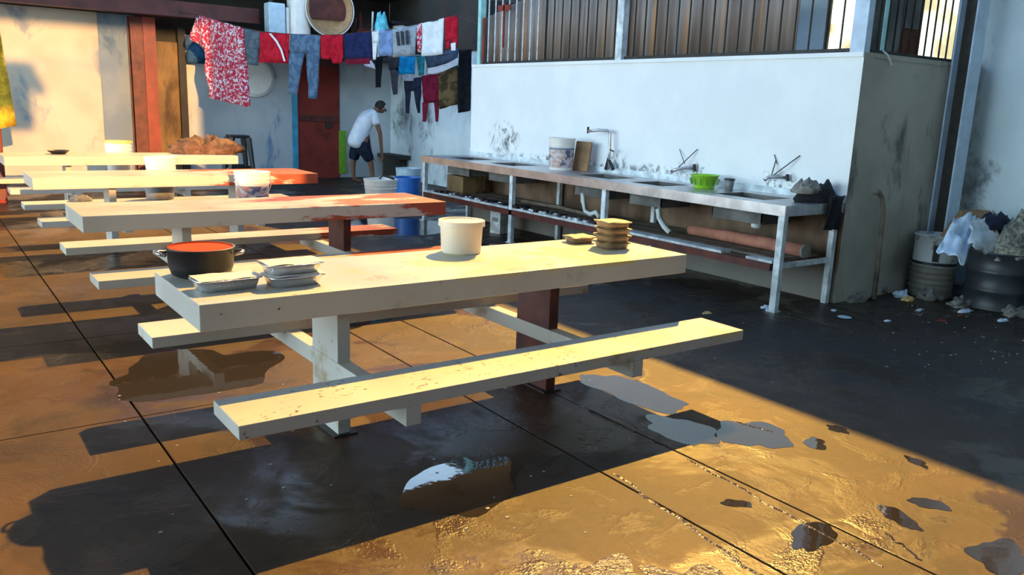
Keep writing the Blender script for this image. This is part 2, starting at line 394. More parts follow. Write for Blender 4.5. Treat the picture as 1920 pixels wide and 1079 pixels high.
# ------------------------------------------------------------------ walls
def struct(name, b, m, parent=None, **kw): return obj(name, b, m, parent, kind='structure', **kw)
def sbox(name, *a, m, parent=None, bev=0.0, kind='structure'):
    b = NB(); box(b, *a, bev=bev); return obj(name, b, m, parent, kind=kind)
xl = lambda u, v=200, y=YB: at_y(u, v, y).x
# back wall with its panels (left to right)
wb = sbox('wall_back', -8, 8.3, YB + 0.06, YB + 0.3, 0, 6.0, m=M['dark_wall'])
ZP = 2.55
sbox('panel', xl(192), xl(246), YB - 0.01, YB + 0.08, 0, 2.85, m=M['shade_panel'], parent=wb)  # shaded strip of wall, painted as a slate blue panel
sbox('panel', -8, xl(192), YB - 0.02, YB + 0.08, 0, 2.85, m=M['pale_panel'], parent=wb)
sbox('corner_strip', xl(246), xl(258), YB - 0.05, YB + 0.08, 0, 2.85, m=M['cyan_trim'], parent=wb)
sbox('board', xl(287), xl(337), YB - 0.01, YB + 0.08, 0, 2.45, m=M['plywood'], parent=wb)
sbox('post', xl(337), xl(350), YB - 0.10, YB + 0.08, 0, 2.7, m=M['dark_wall'], parent=wb)
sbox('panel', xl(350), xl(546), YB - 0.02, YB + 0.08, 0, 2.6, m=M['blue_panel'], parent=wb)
sbox('corner_strip', xl(546), xl(556), YB - 0.06, YB + 0.08, 0, 2.6, m=M['cyan_trim'], parent=wb)
sbox('panel', xl(636), 8.3, YB - 0.02, YB + 0.08, 0, 2.45, m=M['far_wall'], parent=wb)
sbox('corner_strip', xl(634, 290), xl(647, 290), YB - 0.06, YB + 0.0, 0.08, 0.95, m=M['green_trim'], parent=wb)
d1 = sbox('door_1', xl(556), xl(635), YB - 0.04, YB + 0.08, 0, 2.5, m=M['door_red'])
sbox('door_rail', xl(560), xl(631), YB - 0.06, YB - 0.03, 1.12, 1.24, m=M['red_old'], parent=d1, kind=None)
sbox('door_rail', xl(560), xl(631), YB - 0.06, YB - 0.03, 2.2, 2.32, m=M['red_old'], parent=d1, kind=None)
sbox('door_latch', xl(608), xl(618), YB - 0.09, YB - 0.04, 1.0, 1.12, m=M['steel_dark'], parent=d1, kind=None)
# right wall, and an unseen rear wall added with an opening to frame the warm spot
sbox('wall_right', 8.3, 8.5, -5.0, 16.06, 0, 5.60, m=M['right_wall'])
sbox('wall_left_blocker', -9.2, -9.0, -5.0, 0.4, 0, 5.6, m=M['plaster'])  # unseen wall piece, added to keep sky light off the table fronts
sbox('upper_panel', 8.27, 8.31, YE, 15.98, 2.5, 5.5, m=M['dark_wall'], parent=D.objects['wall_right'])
wr = NB(); YR = -5.0
ax0, ax1, az0, az1 = -2.6, 1.66, 3.09, 4.90
box(wr, -9, ax0, YR - .2, YR, 0, 6); box(wr, ax1, 8.5, YR - .2, YR, 0, 6); box(wr, ax0, ax1, YR - .2, YR, 0, az0); box(wr, ax0, ax1, YR - .2, YR, az1, 6)
wr = struct('wall_rear_gobo', wr, M['plaster'])
b = NB(); zc = 4.25; xc = 0.02
poly_pts = [(-.20, .30), (-.30, .05), (-.22, .0), (-.17, .1), (-.17, -.30), (.17, -.30), (.17, .1), (.22, .0), (.30, .05), (.20, .30)]
lo = [b.verts.new((xc + x_, YR - .12, zc + z_)) for x_, z_ in poly_pts]; b.faces.new(lo)
bmesh.ops.solidify(b, geom=b.faces[:], thickness=.02)
box(b, ax0, ax1, YR - .125, YR - .115, zc + .30, zc + .31)
struct('shadow_shirt', b, M['plaster'], wr)  # unseen shirt put in the opening to cast a shadow on the back wall

# red steel column and beams
t = thing('red_column', 'red painted steel column against the back wall with chipped lower half', 'column', (xl(268), YB - 0.28, 0))
b = NB(); box(b, -0.20, 0.14, -0.02, 0.0, 0, 2.82); box(b, -0.045, -0.025, 0.0, 0.2, 0, 2.82); box(b, -0.20, 0.14, 0.2, 0.22, 0, 2.82)
obj('flanges', b, M['red_old'], t)
b = NB(); box(b, 0.0, 0.20, -0.05, -0.02, 0, 2.82); obj('front_plate', b, M['red_bright'], t)
b = NB(); box(b, -8, at_y(484, 30, 15.4).x, 15.36, 15.5, 2.86, 3.10); box(b, -8, at_y(484, 30, 15.4).x, 15.30, 15.56, 2.84, 2.87)
tag(obj('ceiling_beam', b, M['beam']), 'maroon steel beam running along the top left under the roof', 'beam')
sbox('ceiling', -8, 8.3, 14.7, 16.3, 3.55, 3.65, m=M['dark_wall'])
sbox('ceiling_front_blocker', 2.4, 8.3, -5.2, 2.6, 5.60, 5.75, m=M['dark_wall'])  # unseen roof piece, added to darken the table fronts
sbox('ceiling_left_blocker', -9.0, 2.4, -5.2, 14.7, 5.60, 5.75, m=M['dark_wall'])  # unseen roof, put in to block overhead sky light
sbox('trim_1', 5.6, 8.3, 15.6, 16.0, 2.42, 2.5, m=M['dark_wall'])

# ------------------------------------------------------------------ kitchen block
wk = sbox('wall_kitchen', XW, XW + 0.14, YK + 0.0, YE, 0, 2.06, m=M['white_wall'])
sbox('coping', XW - 0.012, XW + 0.16, YK, YE, 2.06, 2.10, m=M['white_wall'], parent=wk, bev=0.006)
ws = sbox('wall_side', XW + 0.14, 8.3, YK, YK + 0.14, 0, 2.06, m=M['side_wall'])
sbox('coping', XW + 0.14, 8.3, YK - 0.006, YK + 0.16, 2.06, 2.10, m=M['side_wall'], parent=ws)
sbox('return', XW, XW + 0.14, YK - 0.002, YK + 0.001, 0, 2.098, m=M['side_wall'], parent=ws)
sbox('wall_far_end', XW + 0.14, 8.3, YE - 0.12, YE, 0, 2.95, m=M['dark_wall'])
sbox('ceiling_kitchen', 7.15, 8.3, YK, YE, 3.62, 3.72, m=M['dark_wall'])
wn = thing('window_1', None, None, (8.27, 4.8, 2.4)); wn['kind'] = 'structure'
b = NB(); box(b, -0.02, 0.0, -0.62, 0.85, -0.55, 0.5); obj('pane', b, M['lit_pane'], wn)
b = NB()
for yy in (-0.64, 0.1, 0.86): box(b, -0.05, 0.0, yy - 0.02, yy + 0.02, -0.58, 0.53)
obj('window_frame', b, M['bar'], wn)

g = thing('front_grille', 'long barred steel grille backed with rusty sheets above the white wall', 'grille', (XW + 0.06, YK, 2.10))
def loc_box(x0, x1, y0, y1, z0, z1, bev=0):
    b = NB(); box(b, x0, x1, y0 - YK, y1 - YK, z0 - 2.10, z1 - 2.10, bev); return b
obj('post', loc_box(-0.07, 0.01, YK, YK + 0.13, 2.10, 3.02), M['blue_white_steel'], g)
obj('post', loc_box(-0.07, 0.01, 6.88, 6.98, 2.10, 3.02), M['white_steel'], g)
obj('post', loc_box(-0.07, 0.01, 9.66, 9.73, 2.10, 3.90), M['aqua_steel'], g)
obj('rail', loc_box(-0.03, 0.0, YK + .1, 9.7, 2.10, 2.135), M['bar'], g)
obj('rail', loc_box(-0.03, 0.0, YK + .1, 8.4, 2.97, 3.02), M['bar'], g)
obj('rail', loc_box(-0.03, 0.0, 8.4, 9.7, 3.85, 3.90), M['bar'], g)
bar_me = {}
yy = YK + 0.25; i = 0
while yy < 9.62:
    if not (6.86 < yy < 7.0):
        lit = yy > 8.4  # far bars get a white material to look lit
        if lit not in bar_me:
            b = NB(); tube(b, [(0, 0, 0.03), (0, 0, 1.76 if lit else 0.88)], 0.009, 6)
            o = obj('bar', b, M['white_steel'] if lit else M['bar'], g); bar_me[lit] = o.data
        else: o = link_mesh('bar', bar_me[lit], g)
        o.location = (-0.028, yy - YK, 0)
    yy += 0.155; i += 1
def corr(y0, y1, z0, ztop, amp=0.010, wl=0.13):
    b = NB(); n = int((y1 - y0) / wl * 6) + 1; prev = None
    for k_ in range(n + 1):
        y = y0 + (y1 - y0) * k_ / n; x = amp * math.sin(2 * math.pi * (y - y0) / wl)
        zt = ztop(y)
        cur = [b.verts.new((0.03 + x, y - YK, z0 - 2.1)), b.verts.new((0.03 + x, y - YK, zt - 2.1)), b.verts.new((0.034 + x, y - YK, zt - 2.1)), b.verts.new((0.034 + x, y - YK, z0 - 2.1))]
        if prev:
            for s in range(4): b.faces.new((prev[s], cur[s], cur[(s + 1) % 4], prev[(s + 1) % 4]))
        prev = cur
    return b
ztp = lambda y: 2.99 if y < 8.35 else 2.99 - (y - 8.35) * 0.21
ys = [9.68, 9.1, 8.35, 7.65, 6.93, 6.2, 5.5, 4.74]
for k_ in range(len(ys) - 1):
    obj('sheet', corr(ys[k_ + 1] - 0.0, ys[k_] - 0.006, 2.12, ztp), M['rust_sheet'], g, smooth=True)
for yy, w_, z1 in ((9.62, 0.05, 2.70), (9.16, 0.028, 2.86)):
    obj('red_strap', loc_box(-0.05, -0.036, yy - w_ / 2, yy + w_ / 2, 2.3 if yy < 9.3 else 2.12, z1), M['red_bright'], g)
obj('red_strap', loc_box(-0.05, -0.036, 9.02, 9.30, 2.76, 2.83), M['red_bright'], g)

g2 = thing('side_grille', 'short barred grille with hanging sheets on the grey side wall', 'grille', (XW + 0.14, YK + 0.05, 2.10))
for k_ in range(11):
    if k_ == 0:
        b = NB(); tube(b, [(0, 0, 0.0), (0, 0, 0.9)], 0.009, 6); o = obj('bar', b, M['bar'], g2); m2 = o.data
    else: o = link_mesh('bar', m2, g2)
    o.location = (0.10 + k_ * 0.125, 0, 0)
b = NB(); box(b, 0, 1.5, -0.015, 0.015, 0.0, 0.03); obj('rail', b, M['bar'], g2)
b = NB(); box(b, 0.02, 0.52, 0.05, 0.06, 0.03, 0.9); obj('sheet', b, M['grey_sheet'], g2)
b = NB(); box(b, 0.53, 0.80, 0.05, 0.06, 0.25, 0.9); obj('sheet', b, M['grey_sheet'], g2)
b = NB(); box(b, 0.45, 0.88, 0.07, 0.08, 0.03, 0.9); obj('cloth', b, simple('brown_curtain', (0.14, 0.045, 0.02), 0.9), g2)
b = NB(); box(b, 0.12, 0.17, -0.03, -0.02, 0.03, 0.9); obj('flat_bar', b, M['aqua_steel'], g2)

# steel column in the corner
t = thing('steel_column', 'pale grey steel I-section column in the corner by the right wall', 'column', (7.84, YK - 0.09, 0))
b = NB(); box(b, -0.10, 0.10, -0.085, -0.07, 0, 4.6); obj('flange', b, M['blue_white_steel'], t)
b = NB(); box(b, -0.10, 0.10, 0.07, 0.085, 0, 4.6); obj('flange', b, M['blue_white_steel'], t)
b = NB(); box(b, -0.006, 0.006, -0.07, 0.07, 0, 4.6); obj('web', b, M['steel_dark'], t)

# wire scrap hanging from the side wall top
b = NB(); p0 = at_y(1655, 100, YK - .01); tube(b, [Vector((0, 0, 0.02)), Vector((0.04, -0.02, -0.01)), Vector((0.10, -0.02, -0.06)), Vector((0.13, -0.015, -0.09))], 0.008, 6)
tag(obj('cable_end', b, M['white_steel'], loc=p0), 'frayed pale cable end hanging over the grey side wall top', 'cable')
# ------------------------------------------------------------------ sink counter
XC = 5.568; Y0 = 4.02; Y1 = 9.83; ZC = 0.8724
t = thing('sink_counter', 'long stainless steel sink counter on white legs along the white wall', 'counter', (XC, Y0, 0))
basins = [(9.2, .27), (8.25, .25), (6.58, .27), (5.78, .22), (4.66, .27)]
bx0, bx1 = 0.20, 0.60; W_ = XW - XC - 0.002
b = NB(); LY = Y1 - Y0
box(b, 0, bx0, 0, LY, ZC - 0.012, ZC); box(b, bx1, W_, 0, LY, ZC - 0.012, ZC)
e0 = 0.0
for yc, hw in sorted(basins):
    box(b, bx0, bx1, e0, yc - hw - Y0, ZC - 0.012, ZC); e0 = yc + hw - Y0
box(b, bx0, bx1, e0, LY, ZC - 0.012, ZC)
obj('worktop', b, M['steel'], t)
b = NB(); box(b, -0.004, 0.014, 0, LY, ZC - 0.085, ZC - 0.001); box(b, 0, W_, -0.004, 0.012, ZC - 0.085, ZC - 0.001); obj('apron', b, M['steel'], t)
b = NB(); box(b, W_ - 0.02, W_, 0.0, LY, ZC, ZC + 0.06); obj('backsplash', b, M['white_steel'], t)
for yc, hw in basins:
    b = NB(); y_ = yc - Y0; d_ = 0.20
    for a in ((bx0, bx0 + .01, y_ - hw, y_ + hw), (bx1 - .01, bx1, y_ - hw, y_ + hw), (bx0, bx1, y_ - hw, y_ - hw + .01), (bx0, bx1, y_ + hw - .01, y_ + hw)):
        box(b, a[0], a[1], a[2], a[3], ZC - d_, ZC - 0.002)
    box(b, bx0, bx1, y_ - hw, y_ + hw, ZC - d_ - 0.01, ZC - d_)
    obj('basin', b, M['grey_sheet'], t)
for yl in (4.06, 6.17, 7.76, 9.78):
    b = NB(); box(b, 0.012, 0.062, yl - Y0 - 0.03, yl - Y0 + 0.03, 0, ZC - 0.012, 0.003); lg = obj('leg', b, M['white_steel'], t)
    b = NB(); box(b, 0.0, 0.075, yl - Y0 - 0.037, yl - Y0 + 0.05, 0, 0.012); obj('foot', b, M['white_steel'], lg)
    b = NB(); box(b, W_ - 0.08, W_ - 0.03, yl - Y0 - 0.025, yl - Y0 + 0.025, 0, ZC - 0.012, 0.003); obj('leg', b, M['white_steel'], t)
    b = NB(); box(b, 0.03, W_ - 0.05, yl - Y0 - 0.02, yl - Y0 + 0.02, 0.36, 0.40); obj('cross_rail', b, M['white_board'], t)
for (ya, yb_) in ((4.10, 4.36), (4.62, 5.95), (6.0, 7.7), (7.8, 9.72)):
    b = NB(); box(b, 0.0, 0.13, ya - Y0, yb_ - Y0, 0.395, 0.418, 0.003); obj('shelf_edge_board', b, M['white_board'], t)
for k_, (xa, xb) in enumerate(((0.15, 0.33), (0.34, 0.53), (0.54, 0.72))):
    b = NB(); box(b, xa, xb, 0.12, LY - 0.05, 0.40, 0.42, 0.003); obj('shelf_board', b, M['wood'], t)
b = NB(); box(b, 0.012, 0.05, 0.1, LY - .05, 0.33, 0.39); obj('shelf_rail', b, M['red_old'], t)
# drain pipes
def pix_x(u, v, x): p = at_x(u, v, x); return Vector((p.x - XC, p.y - Y0, p.z))
for nm, pts in (('drain_pipe', [(1093, 362), (1093, 378), (1098, 396), (1108, 402), (1118, 398), (1124, 408)]), ('drain_pipe', [(1233, 392), (1236, 408), (1245, 425), (1256, 436)])):
    b = NB(); P_ = [pix_x(u, v, 5.78) for u, v in pts]; tube(b, P_, 0.026, 8); obj(nm, b, M['pipe_white'], t, smooth=True)
b = NB(); p = pix_x(1419, 415, 5.85); lathe(b, [(0, 0.12), (.02, 0.12), (.02, 0.03), (.045, 0.02), (.045, -0.05), (.03, -0.06), (0, -0.06)], 14, p); obj('drain_trap', b, M['pipe_white'], t, smooth=True)

# taps
def tap(name, label, pts, r, extra=(), flange=None):
    P_ = [at_x(u, v, x) for u, v, x in pts]; base = Vector((P_[0].x, P_[0].y, P_[0].z))
    tt = thing(name, label, 'tap', base, group='water taps over the sinks')
    b = NB(); tube(b, [p - base for p in P_], r, 8); obj('spout', b, M['steel'], tt, smooth=True)
    for nm, ps, rr in extra:
        b = NB(); tube(b, [at_x(u, v, x) - base for u, v, x in ps], rr, 6); obj(nm, b, M['bar'], tt)
    return tt
tap('water_tap', 'tall swan-neck pipe tap beside the painted bucket on the counter', [(1141, 318, 6.28), (1143, 285, 6.28), (1144, 250, 6.28), (1140, 245, 6.27), (1122, 244, 6.2), (1103, 246, 6.15)], 0.016,
    [('handle', [(1102, 250, 6.15), (1103, 238, 6.15)], 0.012), ('stem', [(1136, 318, 6.28), (1141, 298, 6.28), (1150, 318, 6.28)], 0.022), ('lever', [(1142, 280, 6.28), (1150, 284, 6.25)], 0.008)])
tap('water_tap', 'low wall tap tied with wire sticks above the lime green basin', [(1302, 316, 6.34), (1285, 315, 6.28), (1268, 318, 6.22), (1258, 322, 6.2)], 0.017,
    [('wire', [(1272, 314, 6.26), (1308, 280, 6.35)], 0.005), ('wire', [(1284, 308, 6.3), (1274, 280, 6.35)], 0.004), ('handle', [(1302, 308, 6.33), (1303, 322, 6.33)], 0.014)])
tap('water_tap', 'low wall tap tied with wire sticks near the dark cloth', [(1475, 334, 6.34), (1455, 332, 6.28), (1440, 333, 6.22), (1432, 338, 6.2)], 0.017,
    [('wire', [(1447, 331, 6.26), (1500, 292, 6.35)], 0.005), ('wire', [(1446, 331, 6.28), (1455, 300, 6.35)], 0.005), ('wire', [(1457, 308, 6.35), (1452, 290, 6.352)], 0.004), ('handle', [(1476, 327, 6.33), (1477, 340, 6.33)], 0.016)])

# ------------------------------------------------------------------ round vessels
def bucket(name, label, c, r, h, m, rim=True, lid=None, group=None, cat='bucket', taper=0.86, ridges=(), handle=True, band=None, rz=0.0, n=28):
    t = thing(name, label, cat, c, rz, group)
    rb = r * taper
    R_ = lambda z: rb + (r - rb) * z / h
    prof = [(0, 0), (rb * 0.96, 0), (rb, 0.006)]
    zs = sorted(list(ridges)); z = 0.006
    for zr in zs: prof += [(R_(zr - .006), zr - .006), (R_(zr) + .007, zr - .004), (R_(zr) + .007, zr + .004), (R_(zr + .006), zr + .006)]
    prof += [(R_(h) - .000, h - 0.012)]
    if rim: prof += [(r + .008, h - 0.012), (r + .008, h)]
    prof += [(r - 0.006, h), (rb - 0.004, 0.012), (0, 0.012)]
    b = NB(); lathe(b, prof, n); obj('body', b, m, t, smooth=False)
    if lid is not None:
        b = NB(); lathe(b, [(0, h + 0.008), (r * .90, h + 0.008), (r * .93, h + 0.014), (r + .010, h + 0.014), (r + .011, h - 0.016), (r + .009, h - 0.016)], n)
        obj('lid', b, lid, t)
    if band is not None:
        b = NB(); z0, z1 = band[0] * h, band[1] * h
        lathe(b, [(R_(z0) + .0015, z0), (R_(z1) + .0015, z1)], n); obj('printed_band', b, band[2], t)
    if handle:
        pts = []
        for k_ in range(13):
            a = math.pi * k_ / 12; pts.append(((r + .012) * math.cos(a), -0.30 * r - (r * 0.95) * math.sin(a) * 0.25, h - 0.05 - 0.55 * h * math.sin(a) * 0.8))
        b = NB(); tube(b, [(x * 1.0, -abs(r * math.sin(math.acos(max(-1, min(1, x / (r + .012)))))) - 0.012, z_) for x, y, z_ in pts], 0.0035, 6); obj('handle', b, M['steel'], t)
    return t
k = NT('printed_label_pink'); v = k.coord(scale=(1, 1, 1)); n = k.noise(v, 14, 3, 0.6, 0.5); n2 = k.noise(k.coord(loc=(5, 0, 0)), 9, 2)
c = k.mix(k.ramp(n, .4, .6), (0.52, 0.46, 0.44), (0.50, 0.20, 0.16)); c = k.mix(k.ramp(n2, .55, .6), c, (0.12, 0.11, 0.20)); k.color(c); k.rough(.5); M['label'] = k.m
k = NT('printed_label_blue'); v = k.coord(); n = k.noise(k.coord(scale=(1, 1, 1.6)), 16, 3, 0.6, 0.6); n2 = k.noise(k.coord(loc=(5, 3, 0)), 9, 2); zz = k.xyz(v)[2]
c = k.mix(k.ramp(n, .42, .58), (0.60, 0.55, 0.56), (0.50, 0.32, 0.26)); c = k.mix(k.ramp(n2, .56, .62), c, (0.10, 0.11, 0.16)); c = k.mix(k.ramp(zz, .225, .235), c, (0.20, 0.22, 0.30)); k.color(c); k.rough(.5); M['label2'] = k.m

# ------------------------------------------------------------------ picnic tables
TX0, TX1, TY0, TY1, TH, TT = 0.854, 3.598, 3.2315, 3.9524, 0.76, 0.1096
BX0, BX1, FB0, FB1, RB0, RB1, BZ, BT = 0.850, 3.588, 2.7743, 3.0776, 4.0609, 4.3644, 0.4195, 0.056
LX = (1.553, 2.800)
def table(dx, dy, label, mats):
    top, fb, rb, l1, l2 = mats
    ox, oy = TX0 + dx, TY0 + dy
    t = thing('picnic_table', label, 'table', (ox, oy, 0), 0, 'steel picnic tables with attached benches')
    X = lambda v: v - TX0
    Y = lambda v: v - TY0
    b = NB(); box(b, 0, TX1 - TX0, 0, TY1 - TY0, TH - TT, TH, 0.005); obj('tabletop', b, top, t)
    b = NB(); box(b, X(BX0), X(BX1), Y(FB0), Y(FB1), BZ - BT, BZ, 0.004); obj('bench_seat', b, fb, t)
    b = NB(); box(b, X(BX0), X(BX1), Y(RB0), Y(RB1), BZ - BT, BZ, 0.004); obj('bench_seat', b, rb, t)
    ym = (TY0 + TY1) / 2
    for lx, m in ((LX[0], l1), (LX[1], l2)):
        b = NB(); box(b, X(lx) - .032, X(lx) + .032, Y(ym) - 0.15, Y(ym) + 0.15, 0.0, TH - TT, 0.004); lg = obj('leg', b, m, t)
        b = NB(); box(b, X(lx) - .06, X(lx) + .06, Y(ym) - 0.17, Y(ym) + 0.17, 0.0, 0.010); obj('foot_plate', b, M['steel_dark'], lg)
        b = NB(); box(b, X(lx) - .037, X(lx) + .033, Y(FB0) - 0.005, Y(RB1) + 0.005, 0.283, BZ - BT, 0.003); obj('bench_bearer', b, M['cream'], t)
    return t
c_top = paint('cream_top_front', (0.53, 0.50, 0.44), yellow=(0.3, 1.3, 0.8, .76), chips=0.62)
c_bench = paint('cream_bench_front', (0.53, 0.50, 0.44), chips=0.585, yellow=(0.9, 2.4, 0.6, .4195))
c_plain = paint('cream_plain', (0.53, 0.50, 0.44), chips=0.68)
c_T2 = paint('cream_red_second', (0.53, 0.48, 0.40), red=(0.3, 2.2, 0.60), chips=0.7)
c_T2b = paint('cream_red_second_bench', (0.53, 0.48, 0.40), red=(1.2, 1.5, 0.6), chips=0.7)
c_T2f = paint('cream_red_second_front_bench', (0.53, 0.48, 0.40), red=(1.0, 1.4, 0.9), chips=0.7)
c_T3 = paint('cream_red_third', (0.53, 0.49, 0.42), red=(1.0, 1.3, 0.72), chips=0.68)
c_T4 = paint('cream_fourth', (0.53, 0.49, 0.40), chips=0.7)
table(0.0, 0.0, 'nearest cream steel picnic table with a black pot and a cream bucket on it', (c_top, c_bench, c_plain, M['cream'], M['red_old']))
table(0.009, 2.704, 'second picnic table from the camera, cream top worn to red at its right end', (c_T2, c_T2f, c_T2b, M['cream'], M['red_old']))
table(0.0235, 5.444, 'third picnic table from the camera, cream with a red right end', (c_T3, c_plain, c_plain, M['cream'], M['cream']))
table(0.031, 8.207, 'farthest picnic table, pale cream with a brown cloth heap on its right end', (c_T4, c_plain, c_T4, M['cream'], M['cream']))

# ------------------------------------------------------------------ things on the nearest table
t = thing('cooking_pot', 'black cooking pot with an orange red inside on the nearest table', 'pot', (1.02, 3.79, TH))
b = NB(); lathe(b, [(0, 0), (.105, 0), (.128, .014), (.140, .05), (.143, .125), (.149, .128), (.149, .133), (.139, .133)], 36); obj('body', b, M['black'], t, smooth=True)
M['orange'] = simple('orange_red_enamel', (0.58, 0.06, 0.010), 0.75, var=0.08, spec=0.1)
b = NB(); lathe(b, [(.139, .133), (.134, .06), (.12, .02), (0, .014)], 36); obj('inner_lining', b, M['orange'], t, smooth=True)
b = NB(); lathe(b, [(0, .127), (.1405, .127)], 36); obj('contents', b, M['orange'], t)
for s in (-1, 1):
    b = NB(); tube(b, [(s * .143, -.04, .100), (s * .175, -.03, .106), (s * .182, 0, .108), (s * .175, .03, .106), (s * .143, .04, .100)], 0.008, 8)
    o = obj('handle', b, M['steel'], t, smooth=True); o.rotation_euler = (0, 0, rad(-18))
def foil(name, label, c, lx, ly, h, rz, lidm, group, bodym, flare=0.018, cat='food tray', lip=0.008):
    t = thing(name, label, cat, c, rz, group)
    b = NB(); n = 8
    def ring(hx, hy, z, j=0.0):
        out = []
        for k_ in range(32):
            a = 2 * math.pi * k_ / 32; ca, sa = math.cos(a), math.sin(a)
            q = 1 / max(abs(ca) ** 5 + abs(sa) ** 5, 1e-9) ** 0.2
            out.append(b.verts.new((hx * ca * q + R.uniform(-j, j), hy * sa * q + R.uniform(-j, j), z + R.uniform(-j, j))))
        return out
    rs = [ring(lx / 2 - flare, ly / 2 - flare, 0.0), ring(lx / 2 - flare * .5, ly / 2 - flare * .5, h * .5, .0015), ring(lx / 2 - .004, ly / 2 - .004, h - .006, .001), ring(lx / 2 + lip, ly / 2 + lip, h - .004, .002), ring(lx / 2 + lip, ly / 2 + lip, h, .0015), ring(lx / 2 - .006, ly / 2 - .006, h, .0)]
    for i_ in range(len(rs) - 1):
        for k_ in range(32): b.faces.new((rs[i_][k_], rs[i_][(k_ + 1) % 32], rs[i_ + 1][(k_ + 1) % 32], rs[i_ + 1][k_]))
    b.faces.new(rs[0][::-1]); obj('tray', b, bodym, t, smooth=True)
    b = NB(); nx, ny = 10, 6; g_ = []
    for i_ in range(nx + 1):
        g_.append([b.verts.new(((i_ / nx - .5) * (lx - .004), (j_ / ny - .5) * (ly - .004), h + .003 + 0.005 * fbm((i_ * .3 + c[0] * 9, j_ * .3 + c[2] * 30, 1)))) for j_ in range(ny + 1)])
    for i_ in range(nx):
        for j_ in range(ny): b.faces.new((g_[i_][j_], g_[i_ + 1][j_], g_[i_ + 1][j_ + 1], g_[i_][j_ + 1]))
    obj('lid', b, lidm, t, smooth=True)
    return t
GF = 'silver foil food trays on the nearest table'
foil('foil_tray', 'single silver foil tray with white lid in front of the black pot', (1.035, 3.475, TH), .27, .155, .052, rad(3), M['card_white'], GF, M['foil'])
foil('foil_tray', 'lower silver foil tray of the stack of two right of the pot', (1.315, 3.44, TH), .245, .16, .048, rad(4), M['card_white'], GF, M['foil'])
foil('foil_tray', 'upper silver foil tray with a curling white lid on the stack of two', (1.312, 3.455, TH + .054), .255, .16, .045, rad(1), M['card_white'], GF, M['foil'])
GT = 'brown food trays on the right end of the nearest table'
nm = ('bottom brown tray of the stack of four by the table end', 'second brown tray from the bottom of the stack of four', 'third brown tray from the bottom of the stack of four', 'topmost brown tray of the stack of four with bright yellow lid')
for i_ in range(4):
    foil('food_tray', nm[i_], (3.345 + R.uniform(-.004, .004), 3.60, TH + i_ * .041), .172, .172, .035, rad(-8 + R.uniform(-4, 4)), M['tray_lid'], GT, M['tray_brown'], .012)
foil('food_tray', 'single brown tray standing left of the stack of four trays', (3.285, 3.83, TH), .165, .14, .036, rad(-6), M['tray_lid'], GT, M['tray_brown'], .014)
bucket('bucket', 'cream lidded bucket standing on the nearest table', (2.43, 3.83, TH), .118, .165, M['cream_plastic'], lid=M['cream_plastic'], taper=.93, handle=False, n=40)

# ------------------------------------------------------------------ buckets further away
b8 = thing
c = at_y(473, 352, 8.37); bucket('bucket', 'white bucket with pink printed band between second and third tables', (c.x, 8.37, BZ), .172, .40, M['white_plastic'], ridges=(.29, .335, .372), band=(.06, .66, M['label']), taper=.88)
c = at_y(302, 330, 9.66); bucket('bucket', 'grey bucket on the bench behind the third table', (c.x - .02, 9.66, BZ), .165, .26, M['grey_plastic'], handle=False)
bucket('bucket', 'white bucket stacked on the grey bucket behind the third table', (c.x, 9.66, BZ + .262), .165, .20, M['white_plastic'], ridges=(.12, .15), handle=False)
c = at_y(222, 283, 12.42); bucket('bucket', 'pale bucket on the far bench behind the farthest table', (c.x, 12.42, BZ), .17, .47, M['white_plastic'], ridges=(.36, .42), lid=M['yellow_plastic'], handle=False)
c = at_z(710, 428, 0); cx_, cy_ = 4.66, 9.22
bucket('bucket', 'white bucket on the wet floor beyond the right end of second table', (cx_, cy_, 0), .18, .36, M['white_plastic'], ridges=(.26, .30), handle=False)
bucket('bucket', 'white ridged bucket stacked on top beyond the right end of second table', (cx_, cy_, .362), .205, .27, M['white_plastic'], ridges=(.16, .20, .24), handle=False)
b = NB(); tube(b, [(-.10, -.10, .0), (-.02, -.02, .03), (.06, -.16, -.005)], .012, 6); tube(b, [(-.02, -.02, .03), (.12, -.02, .0)], .012, 6)
tag(obj('tongs', b, M['bar'], loc=(cx_ + .04, cy_, .645)), 'dark tongs lying across the top of the stacked white buckets', 'tongs')
GB = 'buckets beside the far end of the counter'
bucket('bucket', 'blue bucket on the floor at the far end of the sink counter', (*at_y(764, 350, 11.0).xy, 0), .20, .47, M['blue_plastic'], group=GB, handle=False)
bucket('bucket', 'pale blue bucket standing behind the blue bucket', (*at_y(766, 330, 12.2).xy, 0), .21, .50, M['pale_blue_plastic'], group=GB, handle=False, ridges=(.40, .45))
bucket('bucket', 'small white bucket standing left of the blue bucket', (*at_y(733, 345, 11.6).xy, 0), .17, .42, M['white_plastic'], group=GB, handle=False)

